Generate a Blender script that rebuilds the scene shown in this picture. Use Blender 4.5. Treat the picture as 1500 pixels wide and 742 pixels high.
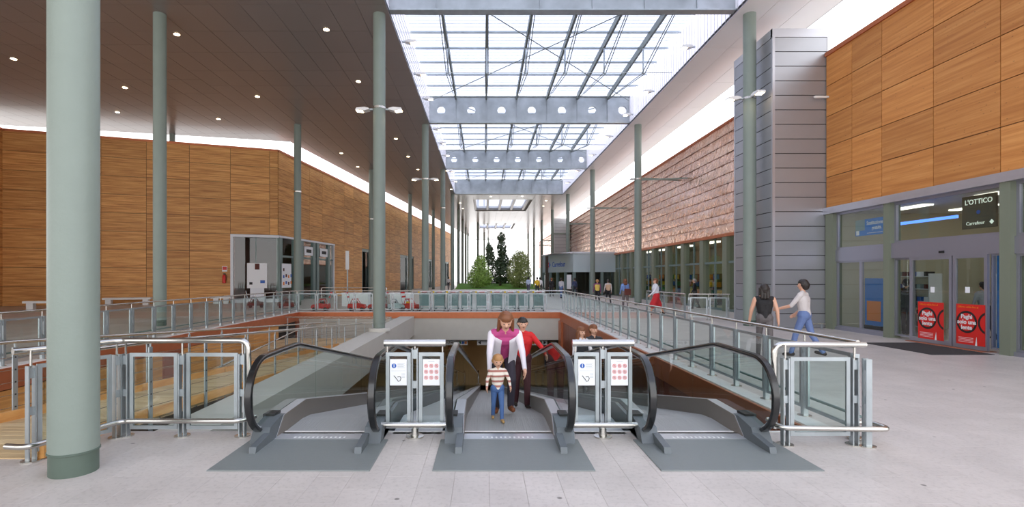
import bpy, bmesh, math, random
import numpy as np
from mathutils import Vector, Matrix, Euler
random.seed(7)
PI = math.pi
scene = bpy.context.scene
for o in list(bpy.data.objects): bpy.data.objects.remove(o)
C = scene.collection

# ------------------------------------------------------------------ camera, sky, exposure
F = 760.0; VX = 710.0; VY = 405.0; EYE = 1.8
cam = bpy.data.cameras.new('camera'); camo = bpy.data.objects.new('camera', cam); C.objects.link(camo)
camo.location = (0, 0, EYE); camo.rotation_euler = (PI/2, 0, 0)
cam.sensor_fit = 'HORIZONTAL'; cam.sensor_width = 36; cam.lens = 36*F/1500
cam.shift_x = (750-VX)/1500; cam.shift_y = (VY-371)/1500
cam.clip_start = .05; cam.clip_end = 600
scene.camera = camo
w = bpy.data.worlds.new('sky'); scene.world = w; w.use_nodes = True
nt = w.node_tree; nt.nodes.clear()
wo = nt.nodes.new('ShaderNodeOutputWorld'); bg = nt.nodes.new('ShaderNodeBackground')
tc = nt.nodes.new('ShaderNodeTexCoord'); sp = nt.nodes.new('ShaderNodeSeparateXYZ'); rp = nt.nodes.new('ShaderNodeValToRGB')
nt.links.new(tc.outputs['Generated'], sp.inputs[0]); nt.links.new(sp.outputs['Z'], rp.inputs[0])
rp.color_ramp.elements[0].position = .0; rp.color_ramp.elements[0].color = (1, .985, .97, 1)
rp.color_ramp.elements[1].position = .75; rp.color_ramp.elements[1].color = (.86, .92, 1, 1)
nt.links.new(rp.outputs[0], bg.inputs[0]); bg.inputs[1].default_value = 2.6
nt.links.new(bg.outputs[0], wo.inputs[0])
scene.view_settings.view_transform = 'Standard'; scene.view_settings.look = 'None'
scene.view_settings.gamma = 1; scene.view_settings.use_curve_mapping = False
scene.view_settings.exposure = 0.13

def px(x, y, Y): return Vector(((x-VX)*Y/F, Y, EYE-(y-VY)*Y/F))
def gx(x, Y): return (x-VX)*Y/F

# ------------------------------------------------------------------ materials
def srgb(r, g, b):
    f = lambda c: (c/255/12.92) if c <= 10 else ((c/255+.055)/1.055)**2.4
    return (f(r), f(g), f(b), 1)
M = {}
def mat(name, col, rough=.5, metal=0, var=0.0, nscale=4, bump=0, bscale=30, stretch=None, emit=0, spec=.5, objvar=0.0):
    m = bpy.data.materials.new(name); m.use_nodes = True; t = m.node_tree; b = t.nodes['Principled BSDF']
    b.inputs['Base Color'].default_value = col; b.inputs['Roughness'].default_value = rough; b.inputs['Metallic'].default_value = metal
    b.inputs['Specular IOR Level'].default_value = spec
    if emit:
        b.inputs['Emission Color'].default_value = col; b.inputs['Emission Strength'].default_value = emit
    co = None
    if var or bump:
        co = t.nodes.new('ShaderNodeTexCoord'); mp = t.nodes.new('ShaderNodeMapping')
        t.links.new(co.outputs['Object'], mp.inputs[0])
        if stretch: mp.inputs['Scale'].default_value = stretch
    if var or objvar:
        mx = t.nodes.new('ShaderNodeHueSaturation'); mx.inputs['Color'].default_value = col
        val = t.nodes.new('ShaderNodeMath'); val.operation = 'MULTIPLY_ADD'
        if var:
            n = t.nodes.new('ShaderNodeTexNoise'); n.inputs['Scale'].default_value = nscale; n.inputs['Detail'].default_value = 5
            t.links.new(mp.outputs[0], n.inputs['Vector']); t.links.new(n.outputs['Fac'], val.inputs[0])
            val.inputs[1].default_value = 2*var; val.inputs[2].default_value = 1-var
        else:
            val.inputs[0].default_value = 0; val.inputs[2].default_value = 1
        out = val.outputs[0]
        if objvar:
            oi = t.nodes.new('ShaderNodeObjectInfo'); a = t.nodes.new('ShaderNodeMath'); a.operation = 'MULTIPLY_ADD'
            t.links.new(oi.outputs['Random'], a.inputs[0]); a.inputs[1].default_value = 2*objvar; a.inputs[2].default_value = 1-objvar
            p = t.nodes.new('ShaderNodeMath'); p.operation = 'MULTIPLY'; t.links.new(out, p.inputs[0]); t.links.new(a.outputs[0], p.inputs[1]); out = p.outputs[0]
        t.links.new(out, mx.inputs['Value']); t.links.new(mx.outputs[0], b.inputs['Base Color'])
    if bump:
        n2 = t.nodes.new('ShaderNodeTexNoise'); n2.inputs['Scale'].default_value = bscale; n2.inputs['Detail'].default_value = 3
        t.links.new(mp.outputs[0], n2.inputs['Vector'])
        bp = t.nodes.new('ShaderNodeBump'); bp.inputs['Strength'].default_value = bump; bp.inputs['Distance'].default_value = .02
        t.links.new(n2.outputs['Fac'], bp.inputs['Height']); t.links.new(bp.outputs[0], b.inputs['Normal'])
    M[name] = m; return m

def wood(name, c1, c2, c3, gscale=1.0, knots=True):
    m = bpy.data.materials.new(name); m.use_nodes = True; t = m.node_tree; b = t.nodes['Principled BSDF']; N = t.nodes.new; L = t.links.new
    co = N('ShaderNodeTexCoord'); oi = N('ShaderNodeObjectInfo')
    off = N('ShaderNodeVectorMath'); off.operation = 'SCALE'; off.inputs[0].default_value = (13, 7, 29); L(oi.outputs['Random'], off.inputs['Scale'])
    ad = N('ShaderNodeVectorMath'); ad.operation = 'ADD'; L(co.outputs['Object'], ad.inputs[0]); L(off.outputs[0], ad.inputs[1])
    mp = N('ShaderNodeMapping'); mp.inputs['Scale'].default_value = (.35*gscale, 1, 9*gscale); L(ad.outputs[0], mp.inputs[0])
    n = N('ShaderNodeTexNoise'); n.inputs['Scale'].default_value = 1.6; n.inputs['Detail'].default_value = 7; n.inputs['Roughness'].default_value = .62; L(mp.outputs[0], n.inputs['Vector'])
    cr = N('ShaderNodeValToRGB'); e = cr.color_ramp.elements; e[0].position = .32; e[0].color = c1; e[1].position = .68; e[1].color = c3
    k = e.new(.5); k.color = c2; L(n.outputs['Fac'], cr.inputs[0])
    hs = N('ShaderNodeHueSaturation'); L(cr.outputs[0], hs.inputs['Color'])
    a = N('ShaderNodeMath'); a.operation = 'MULTIPLY_ADD'; L(oi.outputs['Random'], a.inputs[0]); a.inputs[1].default_value = .22; a.inputs[2].default_value = .89
    L(a.outputs[0], hs.inputs['Value']); col = hs.outputs[0]
    if knots:
        mp2 = N('ShaderNodeMapping'); mp2.inputs['Scale'].default_value = (3.2, 1, 5.5); L(ad.outputs[0], mp2.inputs[0])
        v = N('ShaderNodeTexVoronoi'); v.inputs['Scale'].default_value = 1.5; L(mp2.outputs[0], v.inputs['Vector'])
        r2 = N('ShaderNodeValToRGB'); r2.color_ramp.elements[0].position = .06; r2.color_ramp.elements[0].color = (.6, .6, .6, 1); r2.color_ramp.elements[1].position = .12; r2.color_ramp.elements[1].color = (1, 1, 1, 1)
        L(v.outputs['Distance'], r2.inputs[0])
        mu = N('ShaderNodeMix'); mu.data_type = 'RGBA'; mu.blend_type = 'MULTIPLY'; mu.inputs[0].default_value = 1; L(col, mu.inputs[6]); L(r2.outputs[0], mu.inputs[7]); col = mu.outputs[2]
    L(col, b.inputs['Base Color']); b.inputs['Roughness'].default_value = .55
    M[name] = m; return m

def glass(name, tint, refl=.08, rough=.01, haze=0.0, hazecol=(1, 1, 1, 1), cmax=.5):
    m = bpy.data.materials.new(name); m.use_nodes = True; t = m.node_tree; t.nodes.clear(); N = t.nodes.new; L = t.links.new
    o = N('ShaderNodeOutputMaterial'); tr = N('ShaderNodeBsdfTransparent'); gl = N('ShaderNodeBsdfGlossy'); mx = N('ShaderNodeMixShader')
    tr.inputs[0].default_value = tint; gl.inputs['Roughness'].default_value = rough; gl.inputs[0].default_value = (1, 1, 1, 1)
    lw = N('ShaderNodeFresnel'); lw.inputs['IOR'].default_value = 1.5; ml = N('ShaderNodeMath'); ml.operation = 'MULTIPLY'
    L(lw.outputs[0], ml.inputs[0]); ml.inputs[1].default_value = refl/.04
    ge = N('ShaderNodeNewGeometry'); fr = N('ShaderNodeMath'); fr.operation = 'SUBTRACT'; fr.inputs[0].default_value = 1; L(ge.outputs['Backfacing'], fr.inputs[1])   # the inner face of a thin pane adds no reflection
    mf = N('ShaderNodeMath'); mf.operation = 'MULTIPLY'; L(ml.outputs[0], mf.inputs[0]); L(fr.outputs[0], mf.inputs[1])
    cl = N('ShaderNodeClamp'); L(mf.outputs[0], cl.inputs[0]); cl.inputs[2].default_value = cmax
    L(cl.outputs[0], mx.inputs[0]); L(gl.outputs[0], mx.inputs[2])
    if haze:
        df = N('ShaderNodeBsdfTranslucent'); df.inputs[0].default_value = hazecol; m2 = N('ShaderNodeMixShader'); m2.inputs[0].default_value = haze
        L(tr.outputs[0], m2.inputs[1]); L(df.outputs[0], m2.inputs[2]); L(m2.outputs[0], mx.inputs[1])
    else: L(tr.outputs[0], mx.inputs[1])
    L(mx.outputs[0], o.inputs[0]); M[name] = m; return m

def stone(name, c, tilelines):
    m = bpy.data.materials.new(name); m.use_nodes = True; t = m.node_tree; b = t.nodes['Principled BSDF']; N = t.nodes.new; L = t.links.new
    g = N('ShaderNodeNewGeometry')
    n = N('ShaderNodeTexNoise'); n.inputs['Scale'].default_value = 1.3; n.inputs['Detail'].default_value = 8; L(g.outputs['Position'], n.inputs['Vector'])
    n2 = N('ShaderNodeTexNoise'); n2.inputs['Scale'].default_value = 22; n2.inputs['Detail'].default_value = 6; n2.inputs['Roughness'].default_value = .7; L(g.outputs['Position'], n2.inputs['Vector'])
    cr = N('ShaderNodeValToRGB'); e = cr.color_ramp.elements; e[0].position = .3; e[0].color = tuple(x*.84 for x in c[:3])+(1,); e[1].position = .7; e[1].color = c; L(n.outputs['Fac'], cr.inputs[0])
    c2 = N('ShaderNodeValToRGB'); e = c2.color_ramp.elements; e[0].position = .3; e[0].color = (.72, .71, .70, 1); e[1].position = .5; e[1].color = (1, 1, 1, 1); L(n2.outputs['Fac'], c2.inputs[0])
    mu = N('ShaderNodeMix'); mu.data_type = 'RGBA'; mu.blend_type = 'MULTIPLY'; mu.inputs[0].default_value = .7; L(cr.outputs[0], mu.inputs[6]); L(c2.outputs[0], mu.inputs[7])
    # worn stains: sparse dark specks
    v = N('ShaderNodeTexVoronoi'); v.inputs['Scale'].default_value = 2.2; v.inputs['Randomness'].default_value = 1; L(g.outputs['Position'], v.inputs['Vector'])
    c3 = N('ShaderNodeValToRGB'); e = c3.color_ramp.elements; e[0].position = .035; e[0].color = (.35, .34, .33, 1); e[1].position = .055; e[1].color = (1, 1, 1, 1); L(v.outputs['Distance'], c3.inputs[0])
    m3 = N('ShaderNodeMix'); m3.data_type = 'RGBA'; m3.blend_type = 'MULTIPLY'; m3.inputs[0].default_value = 1; L(mu.outputs[2], m3.inputs[6]); L(c3.outputs[0], m3.inputs[7])
    out = m3.outputs[2]
    if tilelines:
        mp = N('ShaderNodeMapping'); mp.inputs['Rotation'].default_value = (0, 0, PI/2); L(g.outputs['Position'], mp.inputs[0])
        bt = N('ShaderNodeTexBrick'); bt.inputs['Scale'].default_value = 1; bt.inputs['Brick Width'].default_value = .55; bt.inputs['Row Height'].default_value = .31
        bt.inputs['Mortar Size'].default_value = .003; bt.inputs['Color1'].default_value = (1, 1, 1, 1); bt.inputs['Color2'].default_value = (.94, .935, .93, 1); bt.inputs['Mortar'].default_value = (.8, .78, .76, 1)
        L(mp.outputs[0], bt.inputs['Vector'])
        m4 = N('ShaderNodeMix'); m4.data_type = 'RGBA'; m4.blend_type = 'MULTIPLY'; m4.inputs[0].default_value = 1; L(out, m4.inputs[6]); L(bt.outputs['Color'], m4.inputs[7]); out = m4.outputs[2]
    else:
        oi = N('ShaderNodeObjectInfo'); hs = N('ShaderNodeHueSaturation'); a = N('ShaderNodeMath'); a.operation = 'MULTIPLY_ADD'; a.inputs[1].default_value = .06; a.inputs[2].default_value = .94
        L(oi.outputs['Random'], a.inputs[0]); L(a.outputs[0], hs.inputs['Value']); L(out, hs.inputs['Color']); out = hs.outputs[0]
    L(out, b.inputs['Base Color']); b.inputs['Roughness'].default_value = .42
    M[name] = m

stone('floor_stone', (.635, .572, .535, 1), True); stone('slab_stone', (.635, .572, .535, 1), False)
mat('grout', (.5, .47, .44, 1), .9)
mat('column_paint', srgb(130, 141, 133), .48, var=.07, nscale=3, bump=.15, bscale=25)
mat('column_dark', srgb(84, 98, 88), .6, var=.12, nscale=6)
mat('soffit_white', (.9, .87, .88, 1), .22, 0, spec=.6, objvar=.02)
mat('soffit', (.29, .25, .23, 1), .3, .3, spec=.6, objvar=.03)
mat('roof', (.3, .28, .27, 1), .7)
mat('fascia', (.62, .62, .66, 1), .35, .3)
mat('cladding', (.39, .395, .425, 1), .38, .55, var=.04, nscale=2, objvar=.03)
mat('cladding_trim', (.5, .5, .54, 1), .35, .6)
mat('galv', (.42, .46, .48, 1), .4, .75, var=.25, nscale=5)
mat('galv_girder', (.40, .43, .45, 1), .36, .6, var=.4, nscale=1.6)
mat('rafter', (.2, .23, .22, 1), .5, .2)
mat('steel', (.62, .60, .56, 1), .24, 1, var=.08, nscale=8)
mat('lintel', (.55, .55, .62, 1), .3, .8, var=.1, nscale=3)
mat('pillar_green', srgb(126, 132, 114), .5, .1)
mat('frame_green', srgb(120, 138, 136), .45, .3)
mat('alu', srgb(165, 165, 178), .35, .7)
mat('white_frame', srgb(225, 226, 232), .4)
mat('concrete', (.58, .55, .49, 1), .75, var=.06, nscale=3)
mat('curb', (.72, .69, .66, 1), .6, var=.05)
mat('copper_fascia', srgb(196, 116, 78), .42, .55, var=.15, nscale=4)
mat('copper_dark', srgb(150, 84, 62), .4, .5, var=.2, nscale=2, objvar=.08)
mat('rubber', (.012, .012, .013, 1), .18, spec=.7)
mat('plate', srgb(128, 133, 132), .45, .15, var=.06, nscale=2, bump=.25, bscale=6, stretch=(1, 60, 1))
mat('tread', srgb(172, 172, 170), .45, .1, var=.12, nscale=1, bump=.8, bscale=3, stretch=(60, .2, 1))
mat('skirt', srgb(126, 118, 112), .38, .2)
mat('deck_silver', srgb(190, 192, 196), .3, .4)
mat('newel', srgb(98, 104, 108), .45, .2)
mat('black', (.01, .01, .01, 1), .5)
mat('dark', (.03, .027, .025, 1), .7)
mat('white', (.8, .8, .8, 1), .5)
mat('paper', (.86, .86, .88, 1), .6)
mat('red', srgb(205, 30, 24), .4)
mat('poster_red', srgb(214, 34, 26), .5)
mat('blue', srgb(30, 90, 180), .4)
mat('poster_blue', srgb(46, 124, 208), .5)
mat('yellow', srgb(240, 200, 20), .4)
mat('green', srgb(30, 120, 70), .4)
mat('orange', srgb(235, 130, 30), .4)
mat('cart_blue', srgb(138, 158, 160), .4, .3)
mat('plastic_white', srgb(232, 230, 228), .4)
mat('lamp_warm', (1, .80, .52, 1), .5, emit=14)
mat('lamp_white', (1, .93, .8, 1), .5, emit=3); mat('sign_letter', (.9, .95, .85, 1), .5, emit=.5); mat('sign_board', srgb(84, 84, 74), .5)
mat('fill_lower', (1, .72, .45, 1), .5, emit=4)  # glow of the strips added to brighten the lower hall
mat('neon', (.10, .25, 1, 1), .5, emit=2.2)
mat('grass', srgb(92, 140, 40), .8, var=.3, nscale=9, bump=.6, bscale=60)
mat('leaf_light', srgb(146, 176, 84), .6, objvar=.0, var=.45, nscale=2.5)
mat('leaf_dark', srgb(72, 88, 60), .6, var=.45, nscale=2)
mat('leaf_olive', srgb(140, 150, 84), .6, var=.35, nscale=3)
mat('bark', srgb(80, 66, 50), .8)
mat('interior_wall', srgb(196, 188, 166), .8)
mat('interior_dark', srgb(70, 58, 48), .8)
mat('interior_red', srgb(96, 44, 34), .7)
mat('kiosk_panel', srgb(182, 196, 202), .35, .3)
mat('mat_fibre', (.045, .04, .04, 1), .95, bump=.5, bscale=200)
mat('lower_floor', srgb(190, 168, 132), .4, var=.08)
wood('wood_wall', srgb(176, 112, 58), srgb(214, 154, 88), srgb(234, 180, 112))
wood('wood_wall_right', srgb(184, 116, 56), srgb(202, 134, 68), srgb(216, 152, 86), .8)
wood('wood_deck', srgb(182, 152, 112), srgb(204, 176, 134), srgb(220, 196, 156), 1.2, False)
wood('timber', srgb(206, 142, 76), srgb(220, 160, 92), srgb(230, 174, 108), 1, False)
wood('wood_void', srgb(176, 120, 62), srgb(196, 140, 78), srgb(210, 156, 92), 1, False)
glass('glass', (.90, .955, .94, 1), .05); glass('polycarbonate', (.8, .8, .86, 1), .04, .15, haze=.75, hazecol=(.85, .84, .92, 1))
glass('glass_shop', (.86, .90, .88, 1), .06, cmax=.18); glass('glass_dark', (.55, .62, .62, 1), .04, cmax=.07)
glass('glass_roof', (.74, .76, .83, 1), .03, haze=.3, hazecol=(.8, .82, .9, 1))
glass('glass_walk', (.9, .95, .93, 1), .05)
# crumpled copper shingles
m = mat('copper', srgb(255, 212, 190), .22, .7, var=.12, nscale=2, objvar=.08); t = m.node_tree
co = t.nodes.new('ShaderNodeTexCoord'); oi = t.nodes.new('ShaderNodeObjectInfo'); ad = t.nodes.new('ShaderNodeVectorMath'); ad.operation = 'MULTIPLY_ADD'
ad.inputs[0].default_value = (11, 23, 5); t.links.new(oi.outputs['Random'], ad.inputs[1]); t.links.new(co.outputs['Object'], ad.inputs[2])
n = t.nodes.new('ShaderNodeTexNoise'); n.inputs['Scale'].default_value = 1.7; n.inputs['Detail'].default_value = 2; n.inputs['Distortion'].default_value = .8
t.links.new(ad.outputs[0], n.inputs['Vector']); bp = t.nodes.new('ShaderNodeBump'); bp.inputs['Strength'].default_value = .6; bp.inputs['Distance'].default_value = .14
t.links.new(n.outputs['Fac'], bp.inputs['Height']); t.links.new(bp.outputs[0], t.nodes['Principled BSDF'].inputs['Normal'])
# striped knit for the toddler
m = mat('stripes', srgb(225, 215, 205), .8); t = m.node_tree; co = t.nodes.new('ShaderNodeTexCoord'); wv = t.nodes.new('ShaderNodeTexWave'); wv.bands_direction = 'Z'; wv.inputs['Scale'].default_value = 5
cr = t.nodes.new('ShaderNodeValToRGB'); e = cr.color_ramp.elements; e[0].position = .25; e[0].color = srgb(170, 110, 100); e[1].position = .5; e[1].color = srgb(232, 222, 210)
t.links.new(co.outputs['Object'], wv.inputs[0]); t.links.new(wv.outputs[0], cr.inputs[0]); t.links.new(cr.outputs[0], t.nodes['Principled BSDF'].inputs['Base Color'])

# ------------------------------------------------------------------ mesh helpers
class MB:
    def __init__(s): s.v = []; s.f = []; s.mi = []; s.cur = 0
    def add(s, vs, fs):
        b = len(s.v); s.v += [tuple(p) for p in vs]
        for f in fs: s.f.append(tuple(b+i for i in f)); s.mi.append(s.cur)
        return s
    def box(s, x0, x1, y0, y1, z0, z1):
        return s.add([(x0,y0,z0),(x1,y0,z0),(x1,y1,z0),(x0,y1,z0),(x0,y0,z1),(x1,y0,z1),(x1,y1,z1),(x0,y1,z1)],
                     [(3,2,1,0),(4,5,6,7),(0,1,5,4),(1,2,6,5),(2,3,7,6),(3,0,4,7)])
    def bevbox(s, x0, x1, y0, y1, z0, z1, b):   # box with its top and side edges chamfered
        vs = []
        for z, i in ((z0, 0), (z1-b, 0), (z1, b)):
            vs += [(x0+i,y0+i,z),(x1-i,y0+i,z),(x1-i,y1-i,z),(x0+i,y1-i,z)]
        fs = [(3,2,1,0),(8,9,10,11)]
        for k in (0, 4):
            for j in range(4): fs.append((k+j, k+(j+1)%4, k+4+(j+1)%4, k+4+j))
        return s.add(vs, fs)
    def bar(s, p, q, wd, th, up=(0,0,1)):       # rectangular bar between two points
        p = Vector(p); q = Vector(q); d = (q-p).normalized(); u = Vector(up)
        a = d.cross(u)
        if a.length < 1e-4: a = d.cross(Vector((0,1,0)))
        a.normalize(); c = a.cross(d).normalized(); a *= wd/2; c *= th/2
        vs = [p-a-c, p+a-c, p+a+c, p-a+c, q-a-c, q+a-c, q+a+c, q-a+c]
        return s.add(vs, [(3,2,1,0),(4,5,6,7),(0,1,5,4),(1,2,6,5),(2,3,7,6),(3,0,4,7)])
    def cyl(s, p, q, r0, r1=None, n=12):
        r1 = r0 if r1 is None else r1; p = Vector(p); q = Vector(q); d = (q-p).normalized()
        a = d.orthogonal().normalized(); c = d.cross(a); vs = []
        for pt, r in ((p, r0), (q, r1)):
            for k in range(n): vs.append(pt+(a*math.cos(2*PI*k/n)+c*math.sin(2*PI*k/n))*r)
        fs = [(k, (k+1)%n, n+(k+1)%n, n+k) for k in range(n)]+[tuple(range(n-1,-1,-1)), tuple(range(n, 2*n))]
        return s.add(vs, fs)
    def lathe(s, prof, c=(0,0,0), n=32):        # profile of (r, z)
        vs = []
        for r, z in prof:
            for k in range(n): vs.append((c[0]+r*math.cos(2*PI*k/n), c[1]+r*math.sin(2*PI*k/n), c[2]+z))
        fs = []
        for i in range(len(prof)-1):
            for k in range(n): fs.append((i*n+k, i*n+(k+1)%n, (i+1)*n+(k+1)%n, (i+1)*n+k))
        fs += [tuple(range(n-1,-1,-1)), tuple(range((len(prof)-1)*n, len(prof)*n))]
        return s.add(vs, fs)
    def tube(s, pts, r, n=10):
        pts = [Vector(p) for p in pts]; vs = []; a = None
        for i, p in enumerate(pts):
            d = (pts[min(i+1, len(pts)-1)]-pts[max(i-1, 0)]).normalized()
            a = d.orthogonal().normalized() if a is None else (a-d*a.dot(d)).normalized()
            c = d.cross(a)
            for k in range(n): vs.append(p+(a*math.cos(2*PI*k/n)+c*math.sin(2*PI*k/n))*r)
        fs = []
        for i in range(len(pts)-1):
            for k in range(n): fs.append((i*n+k, i*n+(k+1)%n, (i+1)*n+(k+1)%n, (i+1)*n+k))
        fs += [tuple(range(n-1,-1,-1)), tuple(range((len(pts)-1)*n, len(pts)*n))]
        return s.add(vs, fs)
    def prism(s, poly, axis, a0, a1):           # polygon in the two other axes, extruded along axis
        n = len(poly)
        def P(u, v, a): return (a, u, v) if axis == 'x' else ((u, a, v) if axis == 'y' else (u, v, a))
        vs = [P(u, v, a0) for u, v in poly]+[P(u, v, a1) for u, v in poly]
        return s.add(vs, [tuple(range(n-1,-1,-1)), tuple(range(n, 2*n))]+[(k, (k+1)%n, n+(k+1)%n, n+k) for k in range(n)])
    def sweep(s, path, x, prof):                # profile (dx, dn) swept along a path in the y-z plane
        n = len(prof); vs = []
        for i, (y, z) in enumerate(path):
            y0, z0 = path[max(i-1, 0)]; y1, z1 = path[min(i+1, len(path)-1)]; l = math.hypot(y1-y0, z1-z0); ty, tz = (y1-y0)/l, (z1-z0)/l
            for dx, dn in prof: vs.append((x+dx, y-tz*dn, z+ty*dn))
        fs = []
        for i in range(len(path)-1):
            for k in range(n): fs.append((i*n+k, i*n+(k+1)%n, (i+1)*n+(k+1)%n, (i+1)*n+k))
        fs += [tuple(range(n-1,-1,-1)), tuple(range((len(path)-1)*n, len(path)*n))]
        return s.add(vs, fs)
    def ball(s, c, r, n=10, m=7, sc=(1,1,1)):
        vs = []; fs = []
        for i in range(1, m):
            t = PI*i/m
            for k in range(n): vs.append((c[0]+sc[0]*r*math.sin(t)*math.cos(2*PI*k/n), c[1]+sc[1]*r*math.sin(t)*math.sin(2*PI*k/n), c[2]+sc[2]*r*math.cos(t)))
        vs += [(c[0], c[1], c[2]+sc[2]*r), (c[0], c[1], c[2]-sc[2]*r)]; T = len(vs)-2
        for i in range(m-2):
            for k in range(n): fs.append((i*n+k, (i+1)*n+k, (i+1)*n+(k+1)%n, i*n+(k+1)%n))
        for k in range(n): fs.append((T, k, (k+1)%n)); fs.append((T+1, (m-2)*n+(k+1)%n, (m-2)*n+k))
        return s.add(vs, fs)
    def mesh(s, name, mats, smooth=False):
        me = bpy.data.meshes.new(name); me.from_pydata(s.v, [], s.f)
        bm = bmesh.new(); bm.from_mesh(me); bmesh.ops.recalc_face_normals(bm, faces=bm.faces); bm.to_mesh(me); bm.free()
        for q in (mats if isinstance(mats, (list, tuple)) else [mats]): me.materials.append(M[q])
        if max(s.mi or [0]): me.polygons.foreach_set('material_index', s.mi)
        if smooth: me.shade_smooth(); me.set_sharp_from_angle(angle=.7)
        me.update(); return me
    def build(s, name, mats, parent=None, smooth=False, loc=None, rot=None):
        return link(name, s.mesh(name, mats, smooth), parent, loc, rot)
def link(name, me, parent=None, loc=None, rot=None):
    o = bpy.data.objects.new(name, me); C.objects.link(o)
    if parent is not None: o.parent = parent
    if loc is not None: o.location = loc
    if rot is not None: o.rotation_euler = rot
    return o
def thing(name, label, cat, loc=(0,0,0), rz=0, group=None):
    o = link(name, None, None, loc, (0,0,rz)); o.empty_display_size = .2; return tag(o, label, cat, group)
def tag(o, label, cat, group=None):
    o['label'] = label; o['category'] = cat
    if group: o['group'] = group
    return o
def struct(o): o['kind'] = 'structure'; return o
def stuff(o): o['kind'] = 'stuff'; return o
def dup(root, loc=None, rz=None, label=None):
    r = root.copy(); C.objects.link(r)
    if loc is not None: r.location = loc
    if rz is not None: r.rotation_euler = (0, 0, rz)
    if label: r['label'] = label
    for ch in list(root.children):
        c = ch.copy(); C.objects.link(c); c.parent = r
        for g in list(ch.children):
            d = g.copy(); C.objects.link(d); d.parent = c
    return r
def text(name, s, size, mt, parent, loc, rot, align='CENTER', depth=.002, bold=0, sx=1):
    cu = bpy.data.curves.new(name, 'FONT'); cu.body = s; cu.size = size; cu.align_x = align; cu.align_y = 'CENTER'; cu.extrude = depth; cu.offset = bold; cu.resolution_u = 3
    tmp = bpy.data.objects.new('tmp', cu); me = bpy.data.meshes.new_from_object(tmp); me.materials.clear(); me.materials.append(M[mt])
    bpy.data.objects.remove(tmp); bpy.data.curves.remove(cu)
    o = link(name, me, parent, loc, rot); o.scale = (sx, 1, 1); return o
ROTR = (PI/2, 0, -PI/2)     # lettering on the right-hand shop front, facing the hall
ROTF = (PI/2, 0, 0)         # lettering facing the camera's side
def ring(r0, r1, n=32, d=.003):
    mb = MB(); vs = []
    for z in (0, d):
        for r in (r0, r1):
            for k in range(n): vs.append((r*math.cos(2*PI*k/n), r*math.sin(2*PI*k/n), z))
    fs = []
    for k in range(n):
        j = (k+1) % n
        fs += [(k, j, n+j, n+k), (2*n+k, 3*n+k, 3*n+j, 2*n+j), (n+k, n+j, 3*n+j, 3*n+k), (k, 2*n+k, 2*n+j, j)]
    return mb.add(vs, fs)
def flat(x0, x1, y0, y1, d=.003): return MB().box(x0, x1, y0, y1, 0, d)
# ------------------------------------------------------------------ layout
H = 11.45                       # underside of the roofs
XL, XR = -3.78, 9.75            # the two column rows beside the skylight
SL, SR = -3.5, 9.2              # skylight well
RY = [4.8, 19.1, 33.0, 46.9, 60.8, 74.7, 88.6, 102.5, 116.4, 130.3]
V0, V1, VL, VR = 6.05, 26.3, -9.45, 3.85     # stair-well opening in the floor
LOW = -4.6                      # lower floor

# ------------------------------------------------------------------ floor
SX0, SX1, SY0, SY1 = -4.3, 9.65, 3.3, 6.05
mb = MB()
for a in ((-60, SX0, -12, V0), (SX1, 40, -12, V0), (SX0, SX1, -12, SY0), (VR, 40, V0, V1), (-60, VL, V0, V1), (-60, 60, V1, 175)):
    mb.box(a[0], a[1], a[2], a[3], -.3, 0)
floor = struct(mb.build('floor', 'floor_stone'))
MB().box(SX0, SX1, SY0, SY1, -.3, -.02).build('screed', 'grout', floor)
full = MB().bevbox(-.1543, .1543, -.2743, .2743, -.02, 0, .001).mesh('slab', 'slab_stone')
half = MB().bevbox(-.1543, .1543, -.1368, .1368, -.02, 0, .001).mesh('slab_half', 'slab_stone')
for k in range(45):
    x = SX0+.155+.31*k
    if k % 2 == 0:
        for j in range(5): link('slab', full, floor, (x, SY0+.275+.55*j, 0))
    else:
        link('slab', half, floor, (x, SY0+.1375, 0)); link('slab', half, floor, (x, SY1-.1375, 0))
        for j in range(4): link('slab', full, floor, (x, SY0+.55+.55*j, 0))

# well edges: pale kerb, copper fascia, grey beam below
mb = MB(); k = .26
mb.box(VR, VR+k, V0, V1+k, 0, .025); mb.box(VL-k, VL, V0, V1+k, 0, .025); mb.box(VL, VR, V1, V1+k, 0, .025); mb.box(-2.66, VR, V0-.04, V0, -.28, .006)
trim = struct(mb.build('trim_1', 'curb'))
mb = MB(); mb.box(VR-.04, VR, V0, V1-.04, -.42, .0); mb.box(VL, VL+.04, V0, V1-.04, -.42, .0); mb.box(VL, VR, V1-.04, V1, -.30, .0)
struct(mb.build('trim_2', 'copper_fascia'))
mb = MB(); mb.box(VL, VR, V1, V1+.5, -1.40, -.3); struct(mb.build('trim_3', 'concrete'))

# side walls of the well
wr = struct(MB().box(VR+.02, VR+.3, V0, V1+8, LOW, -.3).build('wall_well_right', 'dark'))
pm = MB().bevbox(-1.24, 1.24, 0, .03, -.505, .505, .004).mesh('copper_panel', 'copper_dark')
for r in range(4):
    for c in range(8):
        link('copper_panel', pm, wr, (VR+.02, V0+1.27+2.53*c, -.95-1.02*r), (0, 0, PI/2))
wl = struct(MB().box(VL-.3, VL-.02, V0, V1, LOW, -.3).build('wall_well_left', 'dark'))
pm = MB().bevbox(-1.255, 1.255, 0, .03, -.507, .507, .004).mesh('wood_panel', 'wood_void')
for r in range(4):
    for c in range(8):
        if c == 7 and r in (0, 1): continue
        link('wood_panel', pm, wl, (VL-.02, V0+1.27+2.53*c, -.95-1.02*r), (0, 0, -PI/2))
g = MB()
for i in range(18): g.box(VL-.02, VL+.03, 23.9, V1-.5, -.75-.07*i, -.75-.07*i+.03)
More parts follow.
